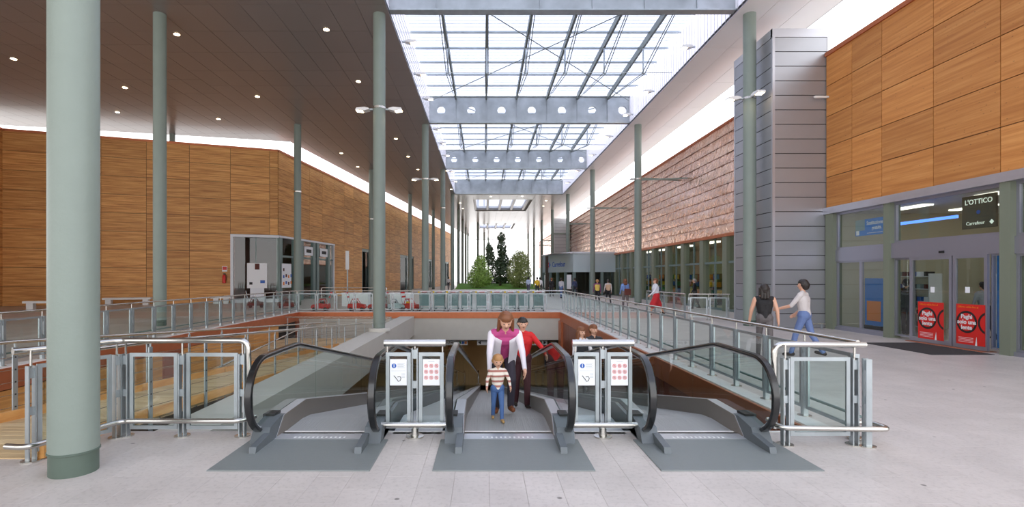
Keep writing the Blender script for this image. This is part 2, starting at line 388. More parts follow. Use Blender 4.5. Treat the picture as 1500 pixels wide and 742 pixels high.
g.box(VL-.02, VL, 23.8, V1-.4, -2.05, -.62)
g.build('vent_grille', 'dark', wl)
for y0, y1 in ((V1-.42, V1-.02), (15.2, 16.1)): MB().box(VL-.02, VL+.06, y0, y1, -2.2, -.42).build('copper_post', 'copper_dark', wl)
MB().box(VR-.12, VR+.02, V1-.9, V1-.05, LOW, -.42).build('copper_post', 'copper_fascia', wr)

# lower level
lf = struct(MB().box(-14, 10, 4, 62, LOW-.2, LOW).build('floor_lower', 'lower_floor'))
lc = struct(MB().box(-14, 10, V1+.5, 62, -1.5, -1.4).build('ceiling_lower', 'interior_dark'))
struct(MB().box(-14, 10, 56, 56.3, LOW, -1.4).build('wall_lower_back', 'interior_red'))
mb = MB(); mb.box(-14, -13.7, 4, 56, LOW, -.3); mb.box(9.7, 10, 4, 56, LOW, -.3); mb.box(-14, 10, 4, 4.3, LOW, -.3); struct(mb.build('wall_lower_side', 'interior_red'))
tag(MB().box(-4.9, -4.1, 27.2, 28.0, LOW, -1.56).build('copper_pier', 'copper_fascia'), 'copper clad pier under the grey beam of the lower hall', 'pier')
lamp = MB().box(-.6, .6, -.12, .12, -.05, 0).mesh('lamp_or_fill_strip', 'fill_lower')  # glowing strips added under this ceiling to light the lower floor
for y in (30, 35, 40, 46, 52):
    for x in (-6, -2.6, .4, 3.2):
        tag(link('lamp_or_fill_strip', lamp, None, (x, y, -1.5)), 'added warm fill strip under the lower hall ceiling', 'lamp', 'added fill strips in the lower hall')

# concrete beam carrying the columns through the well
struct(MB().box(-4.28, -3.57, V0, V1, -1.15, -.2).build('trim_4', 'concrete'))

# ------------------------------------------------------------------ roofs
def clip(poly, a, b, c):        # keep a*x + b*y <= c
    out = []
    for i, p in enumerate(poly):
        q = poly[(i+1) % len(poly)]; dp = a*p[0]+b*p[1]-c; dq = a*q[0]+b*q[1]-c
        if dp <= 0: out.append(p)
        if (dp < 0) != (dq < 0) and abs(dp-dq) > 1e-9:
            t = dp/(dp-dq); out.append((p[0]+(q[0]-p[0])*t, p[1]+(q[1]-p[1])*t))
    return out
def line(p, q): a = q[1]-p[1]; b = p[0]-q[0]; return a, b, a*p[0]+b*p[1]
E0, E1, E2 = (-46.0, 29.35), (-13.9, 37.1), (-6.0, 104.0)
YEND = 134.0; YN = -9.0
l1 = line(E1, E0)               # front eave: keep the camera's side
if l1[0]*-20+l1[1]*0 > l1[2]: l1 = tuple(-v for v in l1)
l2 = line(E1, E2)
if l2[0]*0+l2[1]*50 > l2[2]: l2 = tuple(-v for v in l2)
polyA = clip([(-46, YN), (E1[0], YN), (E1[0], 60), (-46, 60)], *l1)
polyB = clip([(E1[0], YN), (SL, YN), (SL, YEND), (E1[0], YEND)], *l2)
mb = MB(); mb.prism(polyA, 'z', H+.03, H+.13); mb.prism(polyB, 'z', H+.03, H+.13)
ceil_l = struct(mb.build('ceiling_left', 'roof'))
mb = MB(); mb.box(SR, 12.5, YN, YEND, H+.03, H+.13); ceil_r = struct(mb.build('ceiling_right', 'roof'))
cells = []
def cellgrid(poly, x0, x1, y0, y1, dx, dy, par):
    nx = max(1, round((x1-x0)/dx)); ny = max(1, round((y1-y0)/dy)); dx = (x1-x0)/nx; dy = (y1-y0)/ny
    for i in range(nx):
        for j in range(ny):
            a, b = x0+i*dx, y0+j*dy; g = .007
            q = [(a+g, b+g), (a+dx-g, b+g), (a+dx-g, b+dy-g), (a+g, b+dy-g)]
            if poly == 'A': q = clip(q, *l1)
            if poly == 'B': q = clip(q, *l2)
            if len(q) < 3: continue
            cx = sum(p[0] for p in q)/len(q); cy = sum(p[1] for p in q)/len(q)
            if poly == 'S' and ((SKA[0] < cx < SKA[1] and SKA[2] < cy < SKA[3]) or (SKB[0] < cx < SKB[1] and SKB[2] < cy < SKB[3])): continue
            vis = cy > 15 and 0 < VX+cx*F/max(cy, 1) < 1500 and VY-(H-EYE)*F/max(cy, 1) > -5
            cells.append((0 if vis else 1, cy, q, par, (a, b, dx, dy)))
cellgrid('A', -46, E1[0], YN, 36.9, 1.0, 1.95, ceil_l)
cellgrid('B', E1[0], SL, YN, YEND, 1.0, 1.95, ceil_l)
cellgrid('R', SR, 12.5, YN, YEND, 1.1, 3.9, ceil_r)
# closed roof past the fourth girder, with two small glazed openings
SKA = (-1.3, 5.5, 64.9, 75); SKB = (-1.1, 5.4, 94, 105)
ceil_f = []
mb = MB()
for a in ((SL, SKA[0], 61.2, YEND), (SKA[1], SR, 61.2, YEND), (SKA[0], SKA[1], 61.2, SKA[2]), (SKA[0], SKA[1], SKA[3], SKB[2]), (SKA[0], SKA[1], SKB[3], YEND)):
    mb.box(*a, H+.03, H+.5)
ceil_f = struct(mb.build('ceiling_far', 'roof'))
cellgrid('S', SL, SR, 61.2, YEND, 1.06, 3.9, ceil_f)
for par in (ceil_l, ceil_r, ceil_f):
    mine = sorted([c for c in cells if c[3] is par], key=lambda c: (c[0], c[1])); share = {}
    rest = MB()
    for n, c in enumerate(mine):
        if n < 290 and c[0] == 0:
            a, b, dx, dy = c[4]
            loc = [(p[0]-a, p[1]-b) for p in c[2]]; key = tuple((round(u, 3), round(v, 3)) for u, v in loc)
            if key not in share: share[key] = MB().prism(loc, 'z', 0, .03).mesh('soffit_panel', 'soffit_white' if par is not ceil_l else 'soffit')
            link('soffit_panel', share[key], par, (a, b, H))
        else: rest.prism(c[2], 'z', H, H+.03)
    if rest.v: stuff(rest.build('soffit_panels', 'soffit_white' if par is not ceil_l else 'soffit', par))
# eave edges
mb = MB(); mb.bar((E0[0], E0[1], H+.08), (E1[0], E1[1], H+.08), .04, .16); mb.bar((E1[0], E1[1], H+.08), (E2[0], E2[1], H+.08), .04, .16); mb.build('eave_edge', 'fascia', ceil_l)
MB().box(12.5, 12.54, YN, YEND, H, H+.16).build('eave_edge', 'cladding_trim', ceil_r)
MB().box(SL-.5, SR+.5, YEND, YEND+.3, H-.1, 12.4).build('end_beam', 'fascia', ceil_f)

# ------------------------------------------------------------------ skylight bays, side fascias, girders
GT = 13.1
fl = struct(MB().box(SL-.02, SL, YN, 61, H, GT+.15).build('trim_5', 'polycarbonate')); fr = struct(MB().box(SR, SR+.02, YN, 61, H, GT+.2).build('trim_6', 'polycarbonate'))
mb = MB()
for i in range(int((61-YN)/.32)): mb.box(SR-.012, SR, YN+.32*i, YN+.32*i+.025, H+.05, GT+.15)
stuff(mb.build('fascia_ribs', 'fascia', fr))
mb = MB()
for i in range(5): mb.box(SL, SL+.015, YN, 61, H+.3*i+.28, H+.3*i+.295)
stuff(mb.build('fascia_ribs', 'fascia', fl))
RX = [SL+.06+1.905*i*((SR-SL)/13.3) for i in range(8)]
RX = [-3.5+ (12.7/7)*i*1.0 for i in range(8)]
RX = [-3.74+1.92*i for i in range(1, 7)]        # rafters: -1.82 .. 7.78
edges = [SL]+RX+[SR]
ZG = GT+.16
pane_mesh = {}
for bi, (y0, y1) in enumerate([(YN, 4.9), (5.2, 18.95), (19.25, 32.85), (33.15, 46.75), (47.05, 60.65)]):
    n = 8; dy = (y1-y0)/n; bay = struct(link('window_%d' % (bi+1), None)); det = bi >= 1
    for i in range(7):
        for j in range(n):
            key = (round(edges[i+1]-edges[i], 3), round(dy, 3))
            if key not in pane_mesh: pane_mesh[key] = MB().box(.02, key[0]-.02, .015, key[1]-.015, 0, .012).mesh('pane', 'glass_roof')
            link('pane', pane_mesh[key], bay, (edges[i], y0+dy*j, ZG+.06))
    for x in RX: MB().box(x-.05, x+.05, y0, y1, GT-.1, ZG+.05).build('rafter', 'rafter', bay)
    for j in range(1, n): MB().box(SL, SR, y0+dy*j-.045, y0+dy*j+.045, ZG-.03, ZG+.055).build('transom', 'galv', bay)
    mb = MB()
    for j in range(n):
        for q in range(1, 5): mb.box(SL, SR, y0+dy*(j+q/5)-.014, y0+dy*(j+q/5)+.014, ZG+.075, ZG+.10)
    stuff(mb.build('louvre_blades', 'fascia', bay))
    if det:
        ym = (y0+y1)/2-.6
        for x in RX:
            mb = MB(); mb.cyl((x, ym, GT-.1), (x, ym, 11.75), .04, n=8); mb.build('strut', 'galv', bay)
            for s in (-.07, .07):
                mb = MB(); mb.tube([(x+s*.4, y0+.1, GT-.12), (x+s, ym, 11.75), (x+s*.4, y1-.1, GT-.12)], .02, 6); mb.build('tie_rod', 'rafter', bay)
        MB().cyl((SL, ym, 11.8), (SR, ym, 11.8), .016, n=6).build('tie_rod', 'galv', bay)
        for a, b in ((SL+1.6, SR-.1), (SR-1.2, SL+.1)):
            MB().cyl((a, y0+.1, GT-.2), (b, y1-.1, GT-.2), .022, n=6).build('tie_rod', 'rafter', bay)
def girder(y):
    mb = MB(); n = 24; r = .265; z0, z1 = H+.13, GT+.1; cz = 12.36
    for i in range(7):
        x0 = -3.73+1.92*i; x1 = x0+1.92; cx = (x0+x1)/2
        angs = sorted([2*PI*k/n for k in range(n)]+[math.atan2(sz*(zz-cz), sx*.96) % (2*PI) for sx in (-1, 1) for sz, zz in ((1, z1), (1, z0))])
        A = []; B = []
        for t in angs:
            c, s = math.cos(t), math.sin(t); A.append((cx+r*c, cz+r*s))
            k = min([(x1-cx)/abs(c) if abs(c) > 1e-6 else 9e9, ((z1-cz) if s > 0 else (cz-z0))/abs(s) if abs(s) > 1e-6 else 9e9]); B.append((cx+k*c, cz+k*s))
        m = len(angs); vs = []
        for yy in (y-.05, y+.05): vs += [(u, yy, v) for u, v in A]+[(u, yy, v) for u, v in B]
        fs = []
        for k in range(m):
            j = (k+1) % m
            fs += [(k, j, m+j, m+k), (2*m+k, 3*m+k, 3*m+j, 2*m+j), (k, 2*m+k, 2*m+j, j)]
        mb.add(vs, fs)
    g = thing('skylight_girder', GL.pop(0), 'girder', (0, 0, 0), 0, 'pierced girders under the skylight')
    web = mb.build('web', 'galv_girder', g)
    MB().box(-3.73, 9.71, y-.17, y+.17, H+.08, H+.13).build('flange', 'galv', g); MB().box(-3.73, 9.71, y-.15, y+.15, GT+.1, GT+.15).build('flange', 'galv', g)
    for i in range(8):
        x = -3.73+1.92*i; MB().box(x-.012, x+.012, y-.12, y-.05, H+.13, GT+.1).build('stiffener', 'galv_girder', g)
GL = ['galvanised girder on the columns beside the grey clad tower', 'pierced galvanised girder, second along the skylight after the clad tower', 'pierced galvanised girder, third along the skylight after the clad tower', 'galvanised girder where the glazed roof ends before the garden']
GL.insert(0, 'galvanised girder over the moving walk landing')
for y in (5.05, 19.1, 33.0, 46.9): girder(y)
g = thing('skylight_girder', GL.pop(0), 'girder', (0, 0, 0), 0, 'pierced girders under the skylight')
MB().box(SL+.02, SR-.02, 60.75, 60.95, H+.1, GT+.1).build('web', 'galv_girder', g); MB().box(SL+.02, SR-.02, 60.6, 61.15, H+.02, H+.1).build('flange', 'galv', g)
for i in range(8): MB().box(-3.5+1.8*i, -3.46+1.8*i, 60.62, 60.75, H+.1, GT).build('stiffener', 'galv_girder', g)
# small far skylights
for (x0, x1, y0, y1), nm in ((SKA, 'window_6'), (SKB, 'window_7')):
    b = struct(link(nm, None)); wdt = (x1-x0)/4
    for i in range(4): MB().box(x0+wdt*i+.15, x0+wdt*(i+1)-.15, y0, y1, H+.3, H+.32).build('pane', 'glass_roof', b)
    for i in range(5): MB().box(x0+wdt*i-.15, x0+wdt*i+.15, y0, y1, H, H+.4).build('rafter', 'soffit', b)
    for j in range(1, 9): MB().box(x0, x1, y0+(y1-y0)/9*j-.06, y0+(y1-y0)/9*j+.06, H+.34, H+.44).build('transom', 'fascia', b)

# ------------------------------------------------------------------ columns
def column(x, y, z0, z1, label, group=None, r=.22, plinth=False, clamp=None):
    t = thing('column', label, 'column', (x, y, z0), 0, group); h = z1-z0
    b = .12 if plinth else 0
    MB().lathe([(r, b+.205), (r, h)], n=40).build('shaft', 'column_paint', t, True)
    MB().lathe([(r-.006, b), (r-.006, b+.19), (r+.006, b+.195), (r+.006, b+.21), (r, b+.213)], n=40).build('base_sleeve', 'column_dark' if not plinth else 'column_paint', t, True)
    if plinth:
        MB().lathe([(.4, 0), (.4, .08), (.37, .12), (.2, .12)], n=32).build('plinth', 'concrete', t, True)
    if clamp: MB().lathe([(r, clamp-.05), (r+.012, clamp-.04), (r+.012, clamp+.04), (r, clamp+.05)], n=32).build('clamp_ring', 'steel', t, True)
    return t
column(XL-.02, RY[0], 0, H, 'stout grey-green column standing before the wooden ramp railing', r=.196)
column(XL-.1, RY[1], -.2, H, 'grey-green column standing on the concrete beam inside the well', plinth=True, clamp=8.2)
ln = 'grey-green column along the left edge of the skylight, past the trolleys'
for y in RY[2:9]: column(XL, y, 0, H, ln, 'columns along the left edge of the skylight', clamp=8.0 if y < 50 else None)
column(XR, RY[1], 0, H, 'grey-green column right beside the grey clad tower', clamp=8.35)
column(XR, RY[2], 0, H, 'grey-green column in front of the copper wall nearest the clad tower', clamp=8.0)
column(XR, RY[3], 0, H, 'grey-green column in front of the copper wall close to the kiosk', clamp=8.0)
for y in RY[4:9]: column(XR, y, 0, H, 'slim grey-green column on the right past the kiosk', 'far columns on the right', clamp=None)
column(-11.96, RY[1], 0, H, 'grey-green column on the left side before the wooden wall')
column(-11.9, RY[2], 0, H, 'grey-green column before the corner shop window with posters', clamp=7.2)
column(-10.25, RY[3], 0, H, 'grey-green column beside the long wooden wall past the corner shop', clamp=7)
column(-8.75, RY[4], 0, H, 'thin grey-green column before the doorway in the long wooden wall')
column(-7.4, RY[5], 0, H, 'far grey-green column close to the long wooden wall')
column(-21.15, 35.13, 0, H, 'grey column rising behind the wooden wall to the roof', r=.18)
for x, y in ((-1.2, 92), (-.1, 113), (.9, 128)): column(x, y, 0, H, 'far dark column standing behind the garden trees', 'columns behind the garden', r=.2)
# arms from the right columns to the copper wall
for k, y in enumerate(RY[2:8]):
    t = thing('wall_bracket', ['pale green bracket arm from the column nearest the clad tower to the copper wall', 'pale green bracket arm from the column near the kiosk to the copper wall'][k] if k < 2 else 'far bracket arm between column and copper wall past the kiosk', 'bracket', (XR, y, 8.0), 0, None if k < 2 else 'far bracket arms')
    MB().bar((.2, 0, .06), (2.8, .7, .06), .14, .08).build('arm', 'column_paint', t); MB().bar((.2, 0, -.06), (2.8, -.9, -.1), .12, .07).build('arm', 'column_paint', t)
    MB().box(-.5, -.24, -.15, .15, -.02, .03).build('end_plate', 'galv', t)
# ------------------------------------------------------------------ left building: wooden walls
WT = 10.7; RH = WT/9
def clad_wall(name, A, B, joints, rows, mt, skip, pname='wood_panel', z0=0.0, rh=RH, back='dark', side=1, cap=True, thick=.35, dep=.04):
    """wall from A to B; panels stand proud on the side to the right of A->B (side=1)"""
    A = Vector((A[0], A[1], 0)); B = Vector((B[0], B[1], 0)); d = (B-A); Ln = d.length; d.normalize(); nrm = Vector((d.y, -d.x, 0))*side
    rz = math.atan2(d.y, d.x)
    mb = MB(); ys = (0, thick) if side == 1 else (-thick, 0)
    # backing slab with openings: pieces by joint and by row band
    for a, b in zip(joints[:-1], joints[1:]):
        m = (a+b)/2; lo = 0
        for r in range(rows):
            if skip(m, r): lo = max(lo, r+1)
        mb.box(a, b, ys[0]+ (0.0), ys[1], z0+lo*rh, z0+rows*rh)
    wl = struct(mb.build(name, back, None, False, A, (0, 0, rz))); share = {}
    for a, b in zip(joints[:-1], joints[1:]):
        m = (a+b)/2
        for r in range(rows):
            if skip(m, r): continue
            key = round(b-a, 3)
            if key not in share:
                share[key] = MB().bevbox(.010, key-.010, -dep if side == 1 else 0, 0 if side == 1 else dep, 0.010, rh-.010, .003).mesh(pname, mt)
            link(pname, share[key], wl, (a, 0, z0+r*rh))
    if cap:
        y = (-.1, thick+.02) if side == 1 else (-thick-.02, .1)
        MB().box(0, Ln, y[0], y[1], z0+rows*rh-.02, z0+rows*rh+.12).build('copper_coping', 'copper_fascia', wl)
    return wl
LA, LB, LC = (-29.4, 31.6), (-14.7, 36.9), (-6.8, 112.0)
n1 = math.dist(LA, LB)
jl = sorted([n1-.55-2.5*i for i in range(7) if n1-.55-2.5*i > .4]+[0, n1]); jl = sorted(set(jl))
wall_front = clad_wall('wall_left_front', LA, LB, jl, 9, 'wood_wall', lambda m, r: r < 4 and m > n1-3.05, thick=.12)
n2 = math.dist(LB, LC)
js = [2.5*i for i in range(int(n2/2.5)+1)]
op = [(0, 10), (17.5, 22.5), (32.5, 40), (50, 55), (65, 70)]
wall_side = clad_wall('wall_left_side', LB, LC, js, 9, 'wood_wall', lambda m, r: r < 4 and any(a < m < b for a, b in op))
LZ = (-25.1, 19.1); n0 = math.dist(LZ, LA)
clad_wall('wall_left_return', LZ, LA, [n0*i/5 for i in range(6)], 9, 'wood_wall', lambda m, r: False)

# shop in the corner of the left building: white frame, glass, posters, grey door frames
u1 = (Vector((*LB, 0))-Vector((*LA, 0))).normalized(); u2 = (Vector((*LC, 0))-Vector((*LB, 0))).normalized()
r1 = math.atan2(u1.y, u1.x); r2 = math.atan2(u2.y, u2.x); Bv = Vector((*LB, 0)); zt = 4*RH
wdw = struct(link('window_10', None, None, Bv-u1*3.05, (0, 0, r1)))     # local x along the front wall, -y to the hall
mb = MB(); mb.box(0, 3.1, -.14, .2, zt-.2, zt-.02); mb.box(0, .18, -.14, .2, 0, zt-.2); mb.box(0, 3.1, -.14, .2, 0, .25); mb.build('window_frame', 'white_frame', wdw)
for i in range(2): MB().box(.2+1.42*i, 1.6+1.42*i, .03, .05, .26, zt-.22).build('pane', 'glass_shop', wdw)
MB().box(1.59, 1.63, -.02, .08, .25, zt-.2).build('mullion', 'frame_green', wdw)
wd2 = struct(link('window_11', None, None, Bv, (0, 0, r2)))
mb = MB(); mb.box(0, 10, -.14, .2, zt-.16, zt-.02); mb.box(9.85, 10, -.1, .2, 0, zt-.1); mb.build('window_frame', 'white_frame', wd2)
for x in (.05, 2.3, 3.4, 5.6, 6.3, 8.6): MB().box(x, x+.42, -.1, .14, 0, zt-.16).build('pillar', 'frame_green', wd2)
for a, b in ((.47, 2.3), (2.72, 3.4), (3.82, 5.6), (6.02, 6.3), (6.72, 8.6), (9.02, 9.85)):
    MB().box(a, b, .02, .04, .05, 3.2).build('pane', 'glass_shop', wd2); MB().box(a, b, .02, .04, 3.35, zt-.16).build('pane', 'glass_shop', wd2); MB().box(a, b, -.02, .08, 3.2, 3.35).build('transom', 'frame_green', wd2)
rm = MB(); c = Bv-u1*3.0; e = Bv+u2*9.9; dn = Vector((-u1.y, u1.x, 0))*5
q = [(c.x, c.y+.4), (Bv.x-.4, Bv.y+.4), (e.x-.4, e.y), (e.x-4, e.y+.5), (c.x-.5, e.y-3)]
rm.prism(q, 'z', -.02, .02); rm.prism(q, 'z', zt, zt+.05); struct(rm.build('floor_shop_left', 'interior_dark'))
mb = MB(); mb.bar((c.x-.5, e.y-3, zt/2), (e.x-4, e.y+.5, zt/2), .1, zt); mb.bar((c.x, c.y+.4, zt/2), (c.x-.5, e.y-3, zt/2), .1, zt); mb.bar((e.x-.5, e.y+.2, zt/2), (e.x-4, e.y+.5, zt/2), .1, zt); struct(mb.build('wall_shop_left', 'interior_red'))
def wallpos(s, off, z): p = Bv+u1*s; return (p.x+u1.y*off, p.y-u1.x*off, z)
ps = thing('poster', 'large pale notice with a small brown picture in the corner shop window', 'poster', wallpos(-1.35, .16, 1.0), r1)
MB().box(-.65, .65, 0, .03, 0, 1.75).build('board', 'paper', ps); MB().box(-.15, .15, -.006, 0, 1.3, 1.72).build('picture', 'interior_red', ps); MB().box(-.5, -.3, -.006, 0, .25, .42).build('picture', 'dark', ps); MB().box(.2, .5, -.006, 0, .35, .55).build('picture', 'blue', ps)
MB().box(-.45, .45, .02, .05, -.95, 0).build('stand', 'white_frame', ps)
p = Bv+u2*.95; ps = thing('poster', 'narrow notice dotted with orange and blue pictures in the corner shop', 'poster', (p.x+.17, p.y-.02, 1.0), r2)
MB().box(-.7, .7, 0, .03, 0, 1.75).build('board', 'paper', ps)
for i in range(9): MB().box(-.55+.37*(i % 4), -.35+.37*(i % 4), -.006, 0, .2+.5*(i//4)+.07*(i % 2), .42+.5*(i//4)+.07*(i % 2)).build('picture', ['orange', 'blue', 'interior_red'][i % 3], ps)
for k, s in enumerate((4.7, 7.65)):
    p = Bv+u2*s; b = tag(MB().box(-.75, .75, 0, .05, 3.5, 4.2).build('shop_sign', 'paper', None, False, (p.x+.12, p.y, 0), (0, 0, r2)), ['white shop sign over the first grey door of the corner shop', 'white shop sign over the second grey door of the corner shop'][k], 'sign')
    text('sign_lettering', 'curtain' if k else 'e', .3, 'dark', b, (0, -.004, 3.85), ROTF) if False else MB().box(-.45, .45, -.006, 0, 3.72, 3.98).build('sign_lettering', 'dark', b)
def interior_door(a, b, k):
    t = struct(link('door_%d' % k, None, None, Bv+u2*a, (0, 0, r2))); wdt = b-a
    mb = MB(); mb.box(0, wdt, .05, .3, zt-.3, zt); mb.box(0, .3, .02, .3, 0, zt); mb.box(wdt-.3, wdt, .02, .3, 0, zt); mb.box(wdt/2-.1, wdt/2+.1, .02, .3, 0, zt); mb.build('door_frame', 'frame_green', t)
    for q in (0, 1): MB().box(.3+q*(wdt/2-.2), wdt/2-.1+q*(wdt/2-.2), .12, .14, .1, zt-.3).build('pane', 'glass_dark', t)
    MB().box(0, wdt, 2.2, 2.3, 0, zt).build('back_panel', 'interior_dark', t); MB().box(0, wdt, .3, 2.2, -.02, .02).build('sill', 'interior_dark', t); MB().box(0, wdt, .3, 2.2, zt, zt+.05).build('head', 'interior_dark', t)
    for s in (-.05, wdt): MB().box(s, s+.05, .3, 2.2, 0, zt).build('reveal', 'interior_dark', t)
for k, (a, b) in enumerate(op[1:]): interior_door(a, b, k+1)
# extinguisher and its sign
p = wallpos(-3.4, .06, 0); fe = thing('fire_extinguisher', 'red fire extinguisher hung on the wooden wall by the shop window', 'extinguisher', (p[0], p[1]-.1, 1.35), r1)
MB().lathe([(.02, 0), (.11, .02), (.11, .48), (.06, .58), (.03, .6)], n=16).build('cylinder', 'red', fe, True); MB().box(-.05, .09, -.03, .03, .6, .68).build('valve', 'black', fe); MB().tube([(.06, 0, .62), (.16, 0, .5), (.13, 0, .2)], .018, 6).build('hose', 'black', fe)
s = tag(MB().box(-.16, .16, 0, .02, 0, .38).build('extinguisher_sign', 'paper', None, False, (p[0], p[1]-.02, 2.15), (0, 0, r1)), 'small white and red sign above the extinguisher on the wooden wall', 'sign')
MB().box(-.13, .13, -.004, 0, .12, .34).build('pictogram', 'red', s)
for k, (x, wd) in enumerate(((-23.8, 2.4), (-22.6, 2.6), (-17.6, 1.2))):
    y = 31.6+(x+29.4)*.36-1.2 if k else 28.5
    b = thing('bench', ['white bench standing away from the wooden walls before their inner corner', 'white bench at the foot of the wooden wall, next to the stout column in view', 'short white bench at the foot of the wooden wall near the shop'][k], 'bench', (x, y, 0), r1)
    MB().bevbox(-wd/2, wd/2, -.25, .25, .36, .48, .01).build('seat', 'white', b); MB().box(-wd/2+.15, -wd/2+.45, -.2, .2, 0, .36).build('support', 'white', b); MB().box(wd/2-.45, wd/2-.15, -.2, .2, 0, .36).build('support', 'white', b)

# ------------------------------------------------------------------ right building: wooden wall, tower, copper wall
WX = 12.0; TX = 10.1; TY = 18.2; TZ = 10.5
jr = [0, 1.27, 2.54, 4.34, 6.14, 7.94, 9.74, 11.54, 13.34]     # distance from the tower towards the camera
jr2 = [13.34-v for v in reversed(jr)]
# panel side must face -X: run from the tower towards the camera, right-hand side is -X
wall_r = clad_wall('wall_right', (WX, TY-.03), (WX, TY-13.37), jr, 5, 'wood_wall_right', lambda m, r: False, z0=4.2, rh=1.06)
MB().box(WX-.16, WX+.3, TY-13.34, TY, 3.98, 4.2).build('lintel_strip', 'lintel', wall_r) if False else struct(MB().box(WX-.14, WX+.3, TY-13.34, TY, 3.97, 4.195).build('trim_7', 'lintel'))
# clad tower
def tower(x0, x1, y0, y1, z, label, rows):
    t = thing('clad_tower', label, 'tower', (0, 0, 0)); MB().box(x0+.04, x1, y0+.04, y1, 0, z-.02).build('core', 'dark', t)
    rh = (z-.3)/rows
    fm = MB().bevbox(0, x1-x0-.16, -.03, 0, .012, rh-.012, .004).mesh('front_panel', 'cladding'); sm = MB().bevbox(0, y1-y0-.16, -.03, 0, .012, rh-.012, .004).mesh('side_panel', 'cladding')
    for r in range(rows):
        link('front_panel', fm, t, (x0+.08, y0+.03, rh*r)); link('side_panel', sm, t, (x0+.03, y1-.08, rh*r), (0, 0, -PI/2))
    mb = MB(); mb.box(x0-.01, x0+.08, y0-.01, y0+.08, 0, z); mb.box(x1-.09, x1+.0, y0-.01, y0+.08, 0, z); mb.box(x0-.01, x0+.08, y1-.08, y1, 0, z); mb.build('corner_trim', 'cladding_trim', t)
    mb = MB(); mb.box(x0-.012, x1, y0-.012, y0+.1, z-.3, z); mb.box(x0-.012, x0+.1, y0, y1, z-.3, z); mb.box(x0, x1, y0, y1, z-.02, z); mb.build('top_trim', 'cladding_trim', t)
tower(TX, WX+.1, TY, 21.0, TZ, 'tall tower clad in grey metal boards beside the wooden wall', 20)
tower(TX, 12.4, 75.6, 79, 10.3, 'far tower clad in grey metal boards behind the kiosk', 20)
t = thing('low_rail', 'low steel rail at the foot of the clad tower', 'rail', (0, 0, 0)); MB().tube([(11.0, TY-.3, .18), (11.75, TY-.3, .18)], .025).build('bar', 'steel', t); MB().box(11.1, 11.14, TY-.32, TY-.28, 0, .18).build('post', 'galv', t); MB().box(11.6, 11.64, TY-.32, TY-.28, 0, .18).build('post', 'galv', t)
t = thing('wall_lamp', 'slim white arm lamp where tower meets wooden wall', 'lamp', (WX-.05, TY-.15, 8.05)); MB().lathe([(.02, 0), (.05, .05), (.04, .5), (.015, .62)], n=12).build('housing', 'plastic_white', t, True, (-.5, 0, 0), (0, PI/2, 0)); MB().box(-.05, .05, -.03, .2, -.03, .03).build('bracket', 'galv', t)

# copper wall with lapped shingles
CX, CB, CT = 12.6, 4.05, 9.75; CR = 11; ch = (CT-CB)/CR; cl = 2.5
cw = struct(MB().box(CX, CX+.3, 21, 120, CB, CT+.05).build('wall_copper', 'copper_dark'))
var = []
for q in range(6):
    random.seed(40+q); mb = MB(); nx, nz = 8, 3; vs = []; fs = []
    for j in range(nz+1):
        for i in range(nx+1):
            edge = i in (0, nx) or j in (0, nz)
            vs.append((cl*i/nx*.998, -(.045*(1-j/nz))-.004-(0 if edge else random.uniform(0, .035)), (ch+.01)*j/nz))
    for j in range(nz):
        for i in range(nx): a = j*(nx+1)+i; fs.append((a, a+1, a+nx+2, a+nx+1))
    mb.add(vs, fs); var.append(mb.mesh('copper_shingle', 'copper', True))
random.seed(5)
for r in range(CR):
    for k in range(-1 if r % 2 else 0, 25):
        y = 21.0+cl*k+(cl/2 if r % 2 else 0)+cl
        link('copper_shingle', random.choice(var), cw, (CX, y, CB+ch*r), (0, 0, -PI/2))
mb = MB()
for r in range(CR):
    for k in range(13): y = 21+cl*25+cl*k; mb.add([(CX-.05, y, CB+ch*r), (CX-.05, y+cl*.99, CB+ch*r), (CX-.004, y+cl*.99, CB+ch*r+ch), (CX-.004, y, CB+ch*r+ch)], [(0, 1, 2, 3)])
stuff(mb.build('copper_shingles', 'copper', cw))
mb = MB(); mb.box(CX-.12, CX+.1, 21, 120, CB-.16, CB); mb.box(CX-.08, CX+.32, 21, 120, CT, CT+.1); mb.build('copper_edge', 'copper_fascia', cw)
# glazed front under the copper wall
sf = struct(link('window_12', None)); ys = [21.05+2.9*i for i in range(11)]
for i, y in enumerate(ys):
    MB().box(CX-.08, CX+.3, y, y+.5, 0, CB-.16).build('pillar', 'pillar_green', sf)
    if i < 10:
        MB().box(CX+.08, CX+.1, y+.5, y+2.9, .12, CB-.16).build('pane', 'glass_shop', sf)
        MB().box(CX+.04, CX+.14, y+1.65, y+1.72, 0, CB-.16).build('mullion', 'frame_green', sf); MB().box(CX+.02, CX+.14, y+.5, y+2.9, 2.5, 2.62).build('transom', 'frame_green', sf); MB().box(CX+.02, CX+.14, y+.5, y+2.9, 0, .12).build('sill', 'frame_green', sf)
mb = MB(); mb.box(CX+5, CX+5.1, 21, 52, 0, CB); mb.box(CX+.2, CX+5, 21, 52, -.01, .012); mb.box(CX+.2, CX+5, 21, 52, CB-.1, CB); mb.box(CX, CX+5, 51.9, 52, 0, CB); struct(mb.build('wall_shop_far', 'interior_wall'))
for i in range(7): tag(MB().box(CX+1.2, CX+1.5, 23+4*i, 25.2+4*i, CB-.2, CB-.1).build('lamp_or_fill_strip', 'lamp_white'), 'strip lamp inside the shop below the copper wall', 'lamp', 'strip lamps below the copper wall')
random.seed(9)
